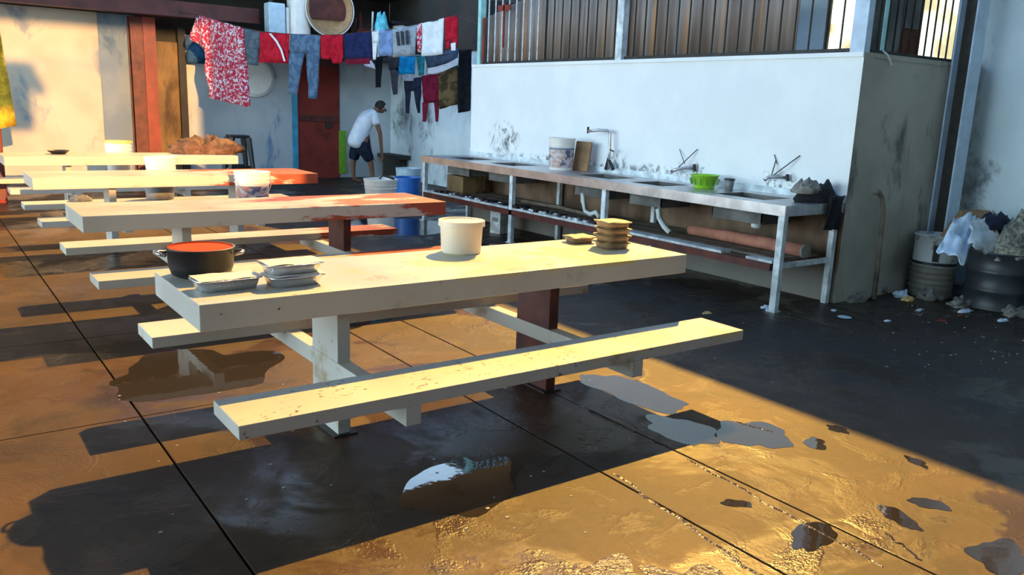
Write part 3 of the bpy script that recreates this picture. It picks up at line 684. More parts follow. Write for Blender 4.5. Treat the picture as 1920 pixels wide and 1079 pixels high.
# ------------------------------------------------------------------ soft heaps
def heap(name, label, cat, c, rx, ry, h, m, seed=0, group=None, parts=22, fold=0.35, rz=0.0, flat=0.0, freq=3.2):
    b = NB(); n, mm = 26, 9; rings = []
    for j in range(mm):
        t_ = j / (mm - 1); rr = math.cos(t_ * math.pi / 2) ** 0.75; zz = math.sin(t_ * math.pi / 2)
        if j == mm - 1:
            rings.append([b.verts.new((0, 0, h * (0.85 + .3 * fbm((seed, 1, 2)))))]); continue
        ring = []
        for k_ in range(n):
            a = 2 * math.pi * k_ / n
            f_ = 1 + fold * fbm((math.cos(a) * freq * .6 + seed * 3.3, math.sin(a) * freq * .6, zz * 1.5 + seed), 4)
            fz = 1 + fold * 1.5 * fbm((math.cos(a) * freq * rr + seed * 1.7, math.sin(a) * freq * rr, 5 + seed), 4)
            ring.append(b.verts.new((rx * rr * f_ * math.cos(a), ry * rr * f_ * math.sin(a), max(0.0, h * zz * fz))))
        rings.append(ring)
    for j in range(mm - 1):
        for k_ in range(n):
            k2 = (k_ + 1) % n
            if len(rings[j + 1]) == 1: b.faces.new((rings[j][k_], rings[j][k2], rings[j + 1][0]))
            else: b.faces.new((rings[j][k_], rings[j][k2], rings[j + 1][k2], rings[j + 1][k_]))
    b.faces.new(rings[0][::-1])
    o = obj(name, b, m, loc=c, smooth=True); o.rotation_euler = (0, 0, rz)
    return tag(o, label, cat, group)
c = at_z(392, 289, TH); heap('cloth_heap', 'brown cloth heap on the right end of the farthest table', 'cloth', (c.x - .02, 11.95, TH), .43, .24, .20, M['brown_cloth'], 3, fold=.6)
c = at_z(112, 290, TH); b = NB(); lathe(b, [(0, .0), (.07, .0), (.13, .045), (.125, .047), (.07, .012), (0, .012)], 20)
tag(obj('bowl', b, M['black'], loc=(c.x, 11.9, TH)), 'small black bowl on the left of the farthest table', 'bowl')
c = at_z(152, 322, BZ); heap('cloth_heap', 'dark brown cloth on the front bench of the farthest table', 'cloth', (c.x, 11.12, BZ), .24, .12, .10, M['brown_cloth'], 8)
c = at_z(143, 372, BZ); heap('rag', 'grey rag lying on the rear bench of the third table', 'cloth', (c.x, 9.66, BZ), .11, .07, .06, M['grey_cloth'], 12)

# ------------------------------------------------------------------ on and under the counter
c = at_z(1060, 315, ZC)
bucket('paint_bucket', 'white bucket with a printed label standing on the steel counter', (6.03, 7.42, ZC), .148, .36, M['white_plastic'], ridges=(.27, .31, .335), band=(.08, .70, M['label2']), taper=.9, handle=False)
b = NB(); box(b, -.012, .012, -.13, .13, 0, .33, .004); o = obj('wooden_board', b, M['cardboard'], loc=(6.20, 7.28, ZC)); o.rotation_euler = (0, rad(8), 0)
tag(o, 'brown board leaning behind the printed bucket on the counter', 'board')
t = thing('plastic_basin', 'lime green plastic basin with slotted sides on the counter', 'basin', (6.08, 5.32, ZC))
b = NB(); lathe(b, [(0, 0), (.088, 0), (.094, .01), (.128, .118), (.140, .120), (.140, .126), (.124, .124), (.09, .014), (0, .010)], 32); obj('body', b, M['lime'], t, smooth=True)
for k_ in range(14):
    a = 2 * math.pi * k_ / 14; b = NB(); box(b, -.003, .003, -.006, .006, .035, .095, M=Matrix.Rotation(a, 4, 'Z') @ Matrix.Translation((.113, 0, 0)) @ Matrix.Rotation(rad(17), 4, 'Y')); obj('slot', b, simple('dark_green', (.10, .25, .01)) if k_ == 0 else D.materials['dark_green'], t)
t = thing('cup', 'dark tumbler standing right of the lime green basin', 'cup', (6.10, 5.04, ZC))
b = NB(); lathe(b, [(0, 0), (.034, 0), (.046, .115), (.042, .115), (.03, .01), (0, .01)], 20); obj('body', b, M['grey_plastic'], t, smooth=True)
b = NB(); lathe(b, [(.046, .100), (.050, .102), (.050, .112), (.046, .114)], 20); obj('rim', b, M['black'], t)
heap('cloth_heap', 'dark jacket heap on the near corner of the steel counter', 'cloth', (6.17, 4.17, ZC), .20, .15, .15, M['rubber'], 21, fold=.42)
heap('cap', 'grey brown cap on top of the dark jacket heap', 'cap', (6.04, 4.18, ZC + .075), .15, .10, .10, M['grey_cloth'], 25, fold=.4)
b = NB(); nx = 8; gg = []
for i_ in range(nx + 1):
    gg.append([])
    for j_ in range(9):
        zz = .06 - j_ * .035; gg[-1].append(b.verts.new((-.12 + .24 * i_ / nx * (1 - .04 * j_), -.02 * math.sin(i_ * 1.3 + j_ * .5) - .01, zz)))
for i_ in range(nx):
    for j_ in range(8): b.faces.new((gg[i_][j_], gg[i_ + 1][j_], gg[i_ + 1][j_ + 1], gg[i_][j_ + 1]))
o = obj('hanging_rag', b, M['rubber'], loc=(6.22, Y0 - .015, ZC), smooth=True); sm = o.modifiers.new('s', 'SOLIDIFY'); sm.thickness = .01
tag(o, 'black rag hanging over the near edge of the counter', 'cloth')
b = NB(); P_ = [Vector((5.97, 5.35, .475)), Vector((5.98, 4.9, .478)), Vector((5.98, 4.5, .478)), Vector((5.96, 4.08, .475))]
base = P_[0].copy(); tube(b, [p - base for p in P_], [.045, .052, .055, .055], 16)
tt = thing('rolled_mat', 'long terracotta coloured rolled mat on the shelf under the counter', 'mat', base); obj('roll', b, M['terracotta'], tt, smooth=True)
b = NB(); tube(b, [Vector((5.96, 4.079, .475)) - base, Vector((5.958, 4.06, .475)) - base], .058, 16); obj('end_cap', b, M['grey_cloth'], tt)
b = NB()
for k_ in range(70):
    y = R.uniform(6.3, 9.6); s = R.uniform(.012, .035); box(b, 5.60 + R.uniform(0, .12) - s, 5.60 + R.uniform(0, .12) + s * .4, y - s, y + s, .418, .418 + s * 1.0, M=None)
tag(obj('shelf_debris', b, M['black'], kind='stuff'), 'black and pale scraps strewn along the far shelf under the counter', 'debris')
b = NB()
for k_ in range(60):
    y = R.uniform(6.3, 9.6); s = R.uniform(.012, .03); x_ = 5.58 + R.uniform(0, .12); box(b, x_, x_ + s, y - s, y + s, .418, .418 + s * .8)
tag(obj('shelf_debris', b, M['white_board'], kind='stuff'), 'pale scraps strewn along the far shelf under the counter', 'debris')
c = at_z(905, 437, 0); t = thing('carton', 'pale carton box standing on the floor under the counter', 'box', (5.95, 8.45, 0), rad(10))
b = NB(); box(b, -.11, .11, -.09, .09, 0, .30, .004); obj('body', b, M['white_board'], t)
b = NB(); box(b, -.113, -.11, -.05, .05, .15, .2); obj('printed_mark', b, M['grey_plastic'], t)
b = NB(); box(b, -.17, .15, -.2, .2, 0, .22, .006); tag(obj('crate', b, M['plywood'], loc=(5.98, 9.35, .42)), 'brown box on the far end of the shelf under the counter', 'box')
b = NB(); tube(b, [(0, -.8, 0), (0, .1, .03), (0, .8, .02)], .02, 6); tag(obj('stick', b, M['wood'], loc=(5.85, 7.1, .445)), 'long stick lying on the shelf under the counter', 'stick')

# ------------------------------------------------------------------ rubbish corner
b = NB(); P_ = [at_y(u, v, YK - .10) for u, v in ((1640, 548), (1648, 480), (1656, 395), (1654, 372), (1647, 360), (1640, 362))]
base = Vector((P_[0].x, P_[0].y, 0)); P_[0].z = 0.01
tube(b, [p - base for p in P_], .022, 8); tag(obj('bent_pipe', b, M['wood'], loc=base, smooth=True), 'bent rusty pipe standing against the grey side wall', 'pipe')
def drum(name, label, c, r, h, m, m2, group, ribs):
    t = thing(name, label, 'drum', c, 0, group)
    prof = [(0, 0), (r, 0), (r + .008, .01), (r, .02)]
    for z in ribs: prof += [(r, z - .014), (r + .012, z), (r, z + .014)]
    prof += [(r, h - .02), (r + .010, h - .012), (r + .010, h), (r - .012, h), (r - .012, .05), (0, .05)]
    b = NB(); lathe(b, prof, 32); obj('body', b, m, t, smooth=True)
    return t
k = NT('painted_drum'); v = k.coord(); zz = k.xyz(v)[2]; n = k.noise(v, 6, 5)
c = k.mix(k.ramp(k.math('ADD', zz, k.math('MULTIPLY', k.math('SUBTRACT', n, .5), .12)), .27, .33), (0.13, 0.12, 0.095), (0.42, 0.45, 0.44)); c = k.mix(k.ramp(n, .55, .7), c, (0.10, 0.07, 0.05)); k.color(c); k.rough(.55); M['drum'] = k.m
M['drum_dark'] = simple('dark_blue_black_drum', (0.030, 0.034, 0.040), 0.45, var=0.4, scale=4)
GD = 'rubbish drums by the right wall'
t = drum('steel_drum', 'grey and white ribbed steel drum beside the side wall', (7.52, 3.78, 0), .185, .57, M['drum'], None, GD, (.09, .14, .19, .24, .30))
b = NB(); lathe(b, [(.190, .30), (.197, .305), (.197, .325), (.190, .33)], 32); obj('hoop', b, M['black'], t)
b = NB(); box(b, -.012, .012, -.025, .025, .34, .49, M=Matrix.Rotation(rad(208), 4, 'Z') @ Matrix.Translation((.185, 0, 0))); obj('drip_mark', b, M['black'], t)
b = NB(); lathe(b, [(0, .545), (.172, .545)], 24); obj('lid', b, M['white_steel'], t)
drum('oil_drum', 'dark drum heaped with rubbish, the left one of two', (7.62, 3.24, 0), .27, .50, M['drum_dark'], None, GD, (.17, .33))
drum('oil_drum', 'dark drum heaped with rubbish at the right edge of the picture', (7.86, 2.62, 0), .30, .52, M['drum_dark'], None, GD, (.17, .33))
heap('rubbish_heap', 'heap of mixed grey rubbish filling the left dark drum', 'rubbish', (7.66, 3.25, .44), .25, .25, .28, simple('mixed_rubbish', (0.20, 0.20, 0.17), .8, var=.6, scale=30, c2=(.45, .42, .30)), 31, fold=.5)
heap('rubbish_heap', 'heap of mixed rubbish filling the drum at the right edge', 'rubbish', (7.86, 2.65, .46), .29, .29, .34, D.materials['mixed_rubbish'], 35, fold=.5)
def drape(name, label, cat, quad, m, seed, amp=.03, nx=10, ny=10, thick=.006, group=None):
    b = NB(); q = [Vector(p) for p in quad]; c0 = sum(q, Vector()) / 4; c0.z = min(p.z for p in q)
    nrm = (q[1] - q[0]).cross(q[3] - q[0]).normalized(); gg = []
    for i_ in range(nx + 1):
        row = []
        for j_ in range(ny + 1):
            s, t_ = i_ / nx, j_ / ny; p = (q[0] * (1 - s) + q[1] * s) * (1 - t_) + (q[3] * (1 - s) + q[2] * s) * t_
            p = p + nrm * (amp * fbm((s * 2.6 + seed, t_ * 2.6, seed), 3) * 1.6) + Vector((0, 0, amp * .5 * fbm((s * 5, t_ * 5, seed + 3))))
            row.append(b.verts.new(p - c0))
        gg.append(row)
    for i_ in range(nx):
        for j_ in range(ny): b.faces.new((gg[i_][j_], gg[i_ + 1][j_], gg[i_ + 1][j_ + 1], gg[i_][j_ + 1]))
    o = obj(name, b, m, loc=c0, smooth=True); s_ = o.modifiers.new('thick', 'SOLIDIFY'); s_.thickness = thick
    return tag(o, label, cat, group)
pd = lambda u, v, y: at_y(u, v, y)
drape('white_sheet', 'pale blue white sheet hanging over the left dark drum', 'cloth', [pd(1790, 408, 3.40), pd(1832, 400, 3.40), pd(1812, 492, 2.95), pd(1757, 470, 3.12)], M['white_cloth'], 3, .04)
drape('white_sheet', 'grey white sheet fold spread to the right over the left dark drum', 'cloth', [pd(1822, 412, 3.20), pd(1850, 415, 3.20), pd(1872, 468, 3.0), pd(1822, 470, 2.95)], simple('grey_white_cloth', (.50, .54, .54), .95, bump=.2), 6, .04)
drape('cardboard_sheet', 'brown cardboard sheet bent over the rubbish by the wall', 'cardboard', [pd(1762, 440, 3.62), pd(1800, 396, 3.62), pd(1806, 402, 3.5), pd(1772, 446, 3.5)], M['cardboard'], 9, .01)
drape('cardboard_sheet', 'brown cardboard edge lying on top of the rubbish', 'cardboard', [pd(1798, 394, 3.55), pd(1858, 394, 3.5), pd(1858, 412, 3.4), pd(1804, 402, 3.5)], M['cardboard'], 11, .01)
heap('dark_garment', 'navy garment lying on the rubbish under the cardboard edge', 'cloth', (7.62, 3.36, .68), .17, .12, .12, simple('navy_cloth', (.015, .02, .045), .95, bump=.2), 41)
heap('plastic_bag', 'pale grey plastic bag on the rubbish at the right edge', 'bag', (7.98, 2.92, .70), .20, .18, .22, simple('grey_bag', (.36, .40, .44), .5, var=.3, scale=6), 44, fold=.6)
heap('plastic_bag', 'blue grey plastic bag at the top of the rubbish by the wall', 'bag', (8.05, 2.72, .86), .18, .16, .20, simple('blue_bag', (.33, .42, .56), .4, var=.35, scale=7), 47, fold=.7)
heap('food_wrapper', 'yellow and cream food wrapper on the rubbish', 'wrapper', (7.66, 3.04, .66), .11, .07, .05, M['tray_lid'], 50)
GL = 'litter on the floor by the drums'
for k_, (u, v, rx, ry, h, m, nm_, lab) in enumerate([
    (1640, 548, .10, .09, .15, 'stone', 'stone', 'round dark stone at the foot of the bent pipe'),
    (1745, 560, .17, .10, .10, 'stone', 'stone', 'flat grey stone in front of the ribbed drum'),
    (1808, 572, .20, .10, .06, 'stone', 'stone', 'broad flat stone under the left dark drum'),
    (1905, 590, .17, .10, .07, 'stone', 'stone', 'flat stone at the right edge of the picture'),
    (1690, 556, .09, .05, .05, 'white_cloth', 'paper_scrap', 'white crumpled paper at the foot of the ribbed drum'),
    (1702, 563, .07, .04, .03, 'tray_lid', 'fruit_peel', 'orange peel beside the white paper by the drum'),
    (1600, 560, .22, .12, .05, 'stone', 'rubble_heap', 'low dirt heap at the corner of the side wall'),
    (1725, 582, .06, .02, .012, 'foil', 'foil_scrap', 'wavy strip of foil on the floor before the drums'),
    (1810, 585, .09, .03, .02, 'white_cloth', 'paper_scrap', 'torn white paper before the left dark drum'),
    (1767, 602, .04, .03, .012, 'red_bright', 'wrapper', 'small red wrapper on the floor before the drums'),
    (1800, 592, .04, .02, .012, 'red_bright', 'wrapper', 'red scrap below the left dark drum'),
    (1664, 603, .035, .02, .01, 'white_cloth', 'paper_scrap', 'small white scrap on the bare floor left of the drums'),
    (1880, 602, .05, .03, .015, 'white_cloth', 'paper_scrap', 'white scrap below the right dark drum'),
    (1563, 583, .025, .02, .01, 'white_cloth', 'paper_scrap', 'tiny white scrap at the foot of the counter'),
    (1325, 588, .05, .025, .012, 'tray_lid', 'wrapper', 'yellow green wrapper on the dark floor behind the front bench'),
    (1437, 578, .04, .04, .02, 'white_cloth', 'paper_scrap', 'white scrap beside the near front counter leg')]):
    p = at_z(u, v, 0); 
    heap(nm_, lab, 'stone' if 'stone' in nm_ or 'rubble' in nm_ else 'litter', (p.x, p.y, 0), rx, ry, h, M[m], 60 + k_, GL if nm_ not in ('stone', 'rubble_heap') else None, fold=.55)
p = at_z(1583, 597, 0); b = NB(); lathe(b, [(0, .004), (.035, .004), (.055, .01), (.05, .012), (0, .008)], 20); tag(obj('jar_lid', b, M['pale_blue_plastic'], loc=(p.x, p.y, 0)), 'round pale plastic lid on the dark floor below the counter', 'lid')
b = NB()
for k_ in range(60):
    u = R.uniform(1640, 1920); v = R.uniform(570, 700); p = at_z(u, v, 0); s = R.uniform(.003, .009)
    if p.x > 8.2: continue
    box(b, p.x - s, p.x + s, p.y - s * .6, p.y + s * .6, 0, s * .5)
for k_ in range(50):
    p = at_z(R.uniform(200, 1500), R.uniform(560, 1000), 0); s = R.uniform(.003, .007); box(b, p.x - s, p.x + s, p.y - s, p.y + s, 0, s * .4)
tag(obj('crumbs', b, simple('pale_crumbs', (.30, .29, .26), .8), kind='stuff'), 'tiny pale crumbs of litter scattered over the floor', 'litter')

# ------------------------------------------------------------------ washing lines
LA, LB = Vector((XW + .02, 9.70, 2.60)), Vector((3.95, 15.35, 2.92))
LN = (LB - LA).cross(Vector((0, 0, 1))).normalized()
L2A, L2B = Vector((7.9, 10.6, 2.3)), Vector((5.3, 15.5, 2.55))
LN2 = (L2B - L2A).cross(Vector((0, 0, 1))).normalized()
def fabric(name, c, c2=None, sc=10, lo=.45, hi=.55, bump=.25):
    k = NT(name); n = k.noise(k.coord(), sc, 3, .5, .3)
    k.color(k.mix(k.ramp(n, lo, hi), c, c2 if c2 else tuple(x * .72 for x in c))); k.rough(.95); k.p.inputs['Specular IOR Level'].default_value = .1
    return k.m
CW = {}
def line_pts(A, B, sag, n=24):
    return [A.lerp(B, i / n) - Vector((0, 0, sag * 4 * (i / n) * (1 - i / n))) for i in range(n + 1)]
b = NB(); pts = [at_plane(u, v, LA, LN) for u, v in ((893, 42), (860, 50), (830, 34), (790, 44), (740, 54), (697, 58), (640, 65), (600, 66), (545, 64), (487, 58), (455, 52), (400, 36), (368, 27), (345, 22))]
base = pts[0].copy(); pts = [LA] + [at_plane(u, v, LA, LN) for u, v in ((858, 30), (830, 36), (785, 45), (740, 54), (697, 59), (640, 65), (600, 66), (545, 64), (487, 59), (455, 52), (400, 37), (370, 28))] + [LB]
tube(b, [p - base for p in pts], .006, 5); tag(obj('washing_line', b, M['bar'], loc=base), 'washing line from the grille post to the maroon beam', 'line')
pts2 = [L2A] + [at_plane(u, v, L2A, LN2) for u, v in ((880, 92), (860, 100), (820, 104), (780, 106), (740, 106), (700, 110), (660, 113))] + [Vector((5.75, 14.65, 2.507))]
b = NB(); tube(b, [p - L2A for p in pts2], .006, 5); tag(obj('washing_line', b, M['bar'], loc=L2A), 'second washing line hanging behind the first one', 'line')
def garment(name, label, cat, patches, m, line=1, seed=0, amp=.035, extra=None, group=None):
    P0, N0 = (LA, LN) if line == 1 else (L2A, LN2)
    off = N0 * (0.0)
    b = NB(); first = None
    quads = [[at_plane(u, v, P0, N0) for u, v in q] for q in patches]
    base = (quads[0][0] + quads[0][1]) / 2
    for q in quads:
        wu = max((q[1] - q[0]).length, (q[2] - q[3]).length); hu = max((q[3] - q[0]).length, .05)
        nx, ny = max(3, int(wu / .045)), max(4, int(hu / .06)); gg = []
        for i_ in range(nx + 1):
            row = []
            for j_ in range(ny + 1):
                s, t_ = i_ / nx, j_ / ny
                p = (q[0] * (1 - s) + q[1] * s) * (1 - t_) + (q[3] * (1 - s) + q[2] * s) * t_
                along = (p - base).dot((LB - LA).normalized()); dz = base.z - p.z
                k_ = amp * (0.35 + min(1.0, dz * 1.6))
                p = p + N0 * (k_ * math.sin(along * 21 + seed * 1.9 + dz * 1.2) * .8 + k_ * fbm((along * 4, dz * 3, seed), 3))
                row.append(b.verts.new(p - base))
            gg.append(row)
        for i_ in range(nx):
            for j_ in range(ny): b.faces.new((gg[i_][j_], gg[i_ + 1][j_], gg[i_ + 1][j_ + 1], gg[i_][j_ + 1]))
    bmesh.ops.remove_doubles(b, verts=b.verts, dist=.004)
    if extra:
        t = thing(name, label, cat, base, 0, group); o = obj('fabric', b, m, t, smooth=True)
        s_ = o.modifiers.new('thick', 'SOLIDIFY'); s_.thickness = .010; s_.offset = 0
        for nm_, q, mm, dn in extra:
            eb = NB(); Q = [at_plane(u, v, P0, N0) - base - N0 * dn * (1 if N0.dot(Vector((0, 0, CH)) - P0) < 0 else -1) for u, v in q]
            n = len(Q) // 2
            lo = [eb.verts.new(p) for p in Q]
            for i_ in range(n - 1): eb.faces.new((lo[i_], lo[i_ + 1], lo[2 * n - 2 - i_], lo[2 * n - 1 - i_]))
            eo = obj(nm_, eb, mm, t); s2 = eo.modifiers.new('thick', 'SOLIDIFY'); s2.thickness = .008
        return t
    o = obj(name, b, m, loc=base, smooth=True); s_ = o.modifiers.new('thick', 'SOLIDIFY'); s_.thickness = .010; s_.offset = 0
    return tag(o, label, cat, group)
k = NT('red_white_print'); v = k.coord(); vo = k.n('TexVoronoi'); vo.inputs['Scale'].default_value = 11; k.l(v, vo.inputs['Vector'])
n = k.noise(v, 22, 3, .6, .8); c = k.mix(k.ramp(n, .51, .57), (0.46, 0.02, 0.05), (0.62, 0.60, 0.66)); c = k.mix(k.ramp(vo.outputs['Distance'], .18, .24, .8, 0.0), c, (0.25, 0.02, 0.10)); k.color(c); k.rough(.95); CW['print'] = k.m
CW['denim_grey'] = fabric('grey_denim', (.10, .14, .18)); CW['red'] = fabric('red_cotton', (.50, .015, .035)); CW['denim'] = fabric('blue_denim', (.065, .12, .21), (.11, .18, .28))
CW['red2'] = fabric('red_shorts_cotton', (.46, .012, .03)); CW['navy'] = fabric('navy_cotton', (.018, .026, .09)); CW['maroon'] = fabric('maroon_cotton', (.17, .012, .035))
CW['white'] = fabric('white_cotton', (.74, .80, .84), (.66, .72, .76)); CW['sky'] = fabric('sky_blue_cotton', (.20, .32, .58)); CW['greyb'] = fabric('grey_jersey', (.30, .36, .42))
CW['floral'] = CW['print']; CW['black'] = fabric('black_cotton', (.012, .014, .018)); CW['charcoal'] = fabric('charcoal_cotton', (.05, .058, .07)); CW['cyan'] = fabric('bright_cyan_cotton', (.01, .32, .66)); CW['dnavy'] = fabric('dark_navy_cotton', (.018, .026, .045))
CW['teal'] = fabric('teal_cotton', (.03, .28, .32)); CW['slate'] = fabric('slate_blue_cotton', (.08, .12, .18)); CW['camo'] = fabric('camouflage_cotton', (.13, .085, .04), (.05, .04, .02), 7)
CW['gold'] = fabric('gold_trim', (.6, .35, .05))
G1, G2 = 'washing on the front line', 'washing on the rear line'
garment('printed_dress', 'red and white printed dress hanging at the left end of the line', 'dress', [[(372, 28), (456, 52), (462, 125), (386, 110)], [(386, 110), (462, 125), (468, 202), (392, 184)], [(368, 32), (382, 42), (388, 96), (356, 72)]], CW['print'], 1, 1, .03, group=G1)
garment('trousers', 'grey blue trousers next to the printed dress on the line', 'trousers', [[(456, 53), (487, 60), (484, 92), (459, 92)], [(459, 92), (482, 92), (480, 123), (464, 121)]], CW['denim_grey'], 1, 2, group=G1)
garment('red_shorts', 'red shorts with a pale curved piping stripe on the line', 'shorts', [[(488, 60), (543, 64), (540, 119), (485, 117)]], CW['red'], 1, 3, .02, extra=[('piping', [(511, 63), (523, 77), (532, 94), (538, 115), (535, 115), (529, 95), (520, 79), (507, 63)], CW['white'], .035)], group=G1)
garment('jeans', 'blue jeans hanging with both legs down on the line', 'jeans', [[(544, 64), (600, 66), (598, 100), (542, 100)], [(542, 100), (569, 100), (560, 178), (540, 176)], [(573, 100), (598, 100), (594, 186), (578, 184)]], CW['denim'], 1, 4, .025, group=G1)
garment('red_shorts', 'plain red shorts between the jeans and the navy shorts', 'shorts', [[(601, 66), (643, 65), (645, 104), (601, 104)], [(601, 104), (622, 104), (618, 112), (602, 110)], [(619, 104), (645, 104), (642, 119), (624, 119)]], CW['red2'], 1, 5, .025, group=G1)
garment('navy_shorts', 'navy blue shorts with a maroon hem on the line', 'shorts', [[(645, 64), (697, 58), (698, 110), (648, 112)]], CW['navy'], 1, 6, .02, extra=[('hem', [(647, 111), (694, 109), (694, 120), (650, 121)], CW['maroon'], .012)], group=G1)
garment('white_vest', 'narrow white vest next to the navy shorts on the line', 'vest', [[(695, 58), (711, 56), (710, 80), (697, 80)], [(697, 80), (707, 80), (704, 112), (699, 112)]], CW['white'], 1, 7, .02, group=G1)
garment('blue_shirt', 'sky blue shirt left of the grey printed T-shirt', 'shirt', [[(712, 57), (736, 54), (735, 103), (714, 106)]], CW['sky'], 1, 8, .03, group=G1)
garment('grey_tshirt', 'grey T-shirt with a faded dark chest print on the line', 'shirt', [[(736, 54), (782, 46), (777, 104), (737, 108)]], CW['greyb'], 1, 9, .018, extra=[('chest_print', [(746, 60), (750, 60), (754, 74), (758, 62), (762, 61), (764, 74), (768, 58), (772, 58), (768, 84), (762, 85), (760, 76), (756, 86), (750, 87), (746, 64), (746, 62), (746, 61)], CW['charcoal'], .03)] if False else [('chest_print', [(745, 60), (749, 60), (752, 86), (748, 86)], CW['charcoal'], .03), ('chest_print', [(754, 59), (758, 59), (760, 85), (756, 85)], CW['charcoal'], .03), ('chest_print', [(763, 58), (768, 57), (768, 84), (764, 84)], CW['charcoal'], .03)], group=G1)
garment('printed_scarf', 'narrow red and white printed scarf left of the white towel', 'scarf', [[(781, 45), (792, 43), (791, 98), (782, 98)]], CW['floral'], 1, 10, .02, group=G1)
garment('white_towel', 'white towel hanging on the line', 'towel', [[(792, 44), (833, 34), (832, 102), (793, 106)]], CW['white'], 1, 11, .025, group=G1)
garment('red_shirt', 'red shirt with pale cuffs at the right end of the line', 'shirt', [[(834, 34), (858, 28), (857, 72), (836, 78)], [(836, 78), (846, 76), (845, 92), (838, 92)], [(848, 74), (857, 72), (856, 90), (849, 90)]], CW['red'], 1, 12, .025, extra=[('cuff', [(848, 82), (857, 80), (857, 95), (849, 95)], CW['white'], .03)], group=G1)
garment('black_socks', 'long black trousers leg hanging leftmost on the rear line', 'trousers', [[(703, 108), (718, 107), (716, 164), (703, 164)]], CW['black'], 2, 13, .03, group=G2)
garment('charcoal_trousers', 'charcoal trousers hanging left of the cyan shorts', 'trousers', [[(726, 106), (750, 105), (747, 130), (730, 132)], [(731, 130), (748, 130), (745, 176), (735, 178)]], CW['charcoal'], 2, 14, .03, group=G2)
garment('cyan_shorts', 'bright cyan shorts with a grey hem on the rear line', 'shorts', [[(748, 105), (779, 104), (777, 140), (748, 140)]], CW['cyan'], 2, 15, .02, extra=[('hem', [(754, 139), (778, 139), (776, 152), (758, 152)], CW['greyb'], .012)], group=G2)
garment('navy_trousers', 'dark navy trousers hanging below the cyan shorts', 'trousers', [[(757, 150), (790, 144), (788, 170), (758, 172)], [(758, 170), (770, 170), (768, 213), (761, 212)], [(776, 168), (789, 168), (786, 212), (783, 212)]], CW['dnavy'], 2, 16, .03, group=G2)
garment('teal_shirt', 'teal and white shirt between cyan shorts and navy jersey', 'shirt', [[(780, 104), (798, 103), (795, 140), (784, 142)]], CW['teal'], 2, 17, .03, group=G2)
garment('slate_jersey', 'slate blue jersey with a white hem band on the rear line', 'shirt', [[(796, 104), (860, 90), (858, 112), (802, 130)]], CW['slate'], 2, 18, .025, extra=[('hem_band', [(803, 128), (822, 125), (842, 118), (860, 108), (861, 116), (843, 128), (822, 136), (803, 139)], CW['white'], .02)], group=G2)
garment('maroon_trousers', 'maroon trousers hanging below the white hem band', 'trousers', [[(790, 142), (823, 138), (822, 192), (792, 194)], [(790, 192), (803, 192), (800, 229), (791, 228)], [(813, 192), (822, 190), (820, 228), (816, 228)]], CW['maroon'], 2, 19, .02, group=G2)
garment('camouflage_trousers', 'brown camouflage trousers hanging on the rear line', 'trousers', [[(822, 138), (858, 122), (861, 195), (824, 205)]], CW['camo'], 2, 20, .035, group=G2)
garment('black_trousers', 'long black trousers at the right end of the rear line', 'trousers', [[(861, 94), (884, 92), (880, 208), (860, 212)]], CW['black'], 2, 21, .03, group=G2)
garment('white_rag', 'white rag hanging below the navy shorts', 'cloth', [[(681, 116), (696, 113), (704, 130), (684, 124)]], CW['white'], 2, 22, .03, group=G2)

# ------------------------------------------------------------------ stored goods under the roof (top centre)
YL = 14.9
def pl(u, v, y=YL): return at_y(u, v, y)
sbox('trim_2', 4.55, 7.9, 14.7, 15.95, 2.32, 2.38, m=M['dark_wall'])
ZL = 2.38
c = pl(519, 40); t = thing('jerrycan', 'white plastic jerrycan on the loft above the washing', 'jerrycan', (c.x, YL, ZL))
b = NB(); box(b, -.19, .12, -.12, .12, 0, .80, .03); obj('body', b, M['pale_blue_plastic'], t, smooth=False)
b = NB(); box(b, .14, .19, -.1, .1, .02, .74, .01); obj('side_strip', b, M['white_plastic'], t)
b = NB(); lathe(b, [(0, .84), (.04, .84), (.04, .80), (0, .80)], 14, (-.1, 0, 0)); obj('cap', b, M['black'], t)
c = pl(560, 20); t = thing('white_drum', 'white drum with a brown lower part stored on the loft', 'drum', (c.x, YL, ZL))
b = NB(); lathe(b, [(0, .18), (.2, .18), (.205, .2), (.205, .98), (.19, .99), (0, .99)], 26); obj('body', b, M['white_plastic'], t, smooth=False)
b = NB(); lathe(b, [(0, 0), (.19, 0), (.195, .18), (0, .181)], 26); obj('base', b, M['cardboard'], t)
c = pl(612, -2); t = thing('round_basin', 'large round tan basin stored on its side on the loft', 'basin', (c.x - .04, YL - .1, ZL + .76))
b = NB(); prof = [(0, .02), (.32, .02), (.42, -.16), (.45, -.16), (.45, -.14), (.36, .04), (0, .05)]
lathe(b, prof, 34); bmesh.ops.rotate(b, verts=b.verts, cent=(0, 0, 0), matrix=Matrix.Rotation(rad(-90), 3, 'X')); obj('shell', b, simple('tan_basin', (.44, .27, .13), .6), t, smooth=False)
b = NB(); lathe(b, [(.44, .0), (.47, .0), (.47, .03), (.44, .03)], 34); bmesh.ops.rotate(b, verts=b.verts, cent=(0, 0, 0), matrix=Matrix.Rotation(rad(-90), 3, 'X')); bmesh.ops.translate(b, verts=b.verts, vec=(0, -.16, 0)); obj('rim', b, M['white_plastic'], t)
b = NB(); box(b, -.36, .36, -.05, .06, -.16, .40); obj('dark_panel', b, M['red_old'], t)
c = pl(675, 30); heap('sack', 'dark red sack lying on the loft beside the basin', 'sack', (c.x, YL, ZL), .30, .25, .62, fabric('dark_red_sack', (.10, .02, .012), (.04, .02, .015), 4), 71, fold=.3)
c = pl(702, 10); heap('turquoise_bag', 'turquoise bag hanging at the top of the loft', 'bag', (c.x, YL - .3, ZL + .37), .15, .12, .40, fabric('turquoise_cloth', (.16, .62, .70)), 74, fold=.25)
b = NB(); p0 = pl(698, 62, YL - .45); base = p0.copy()
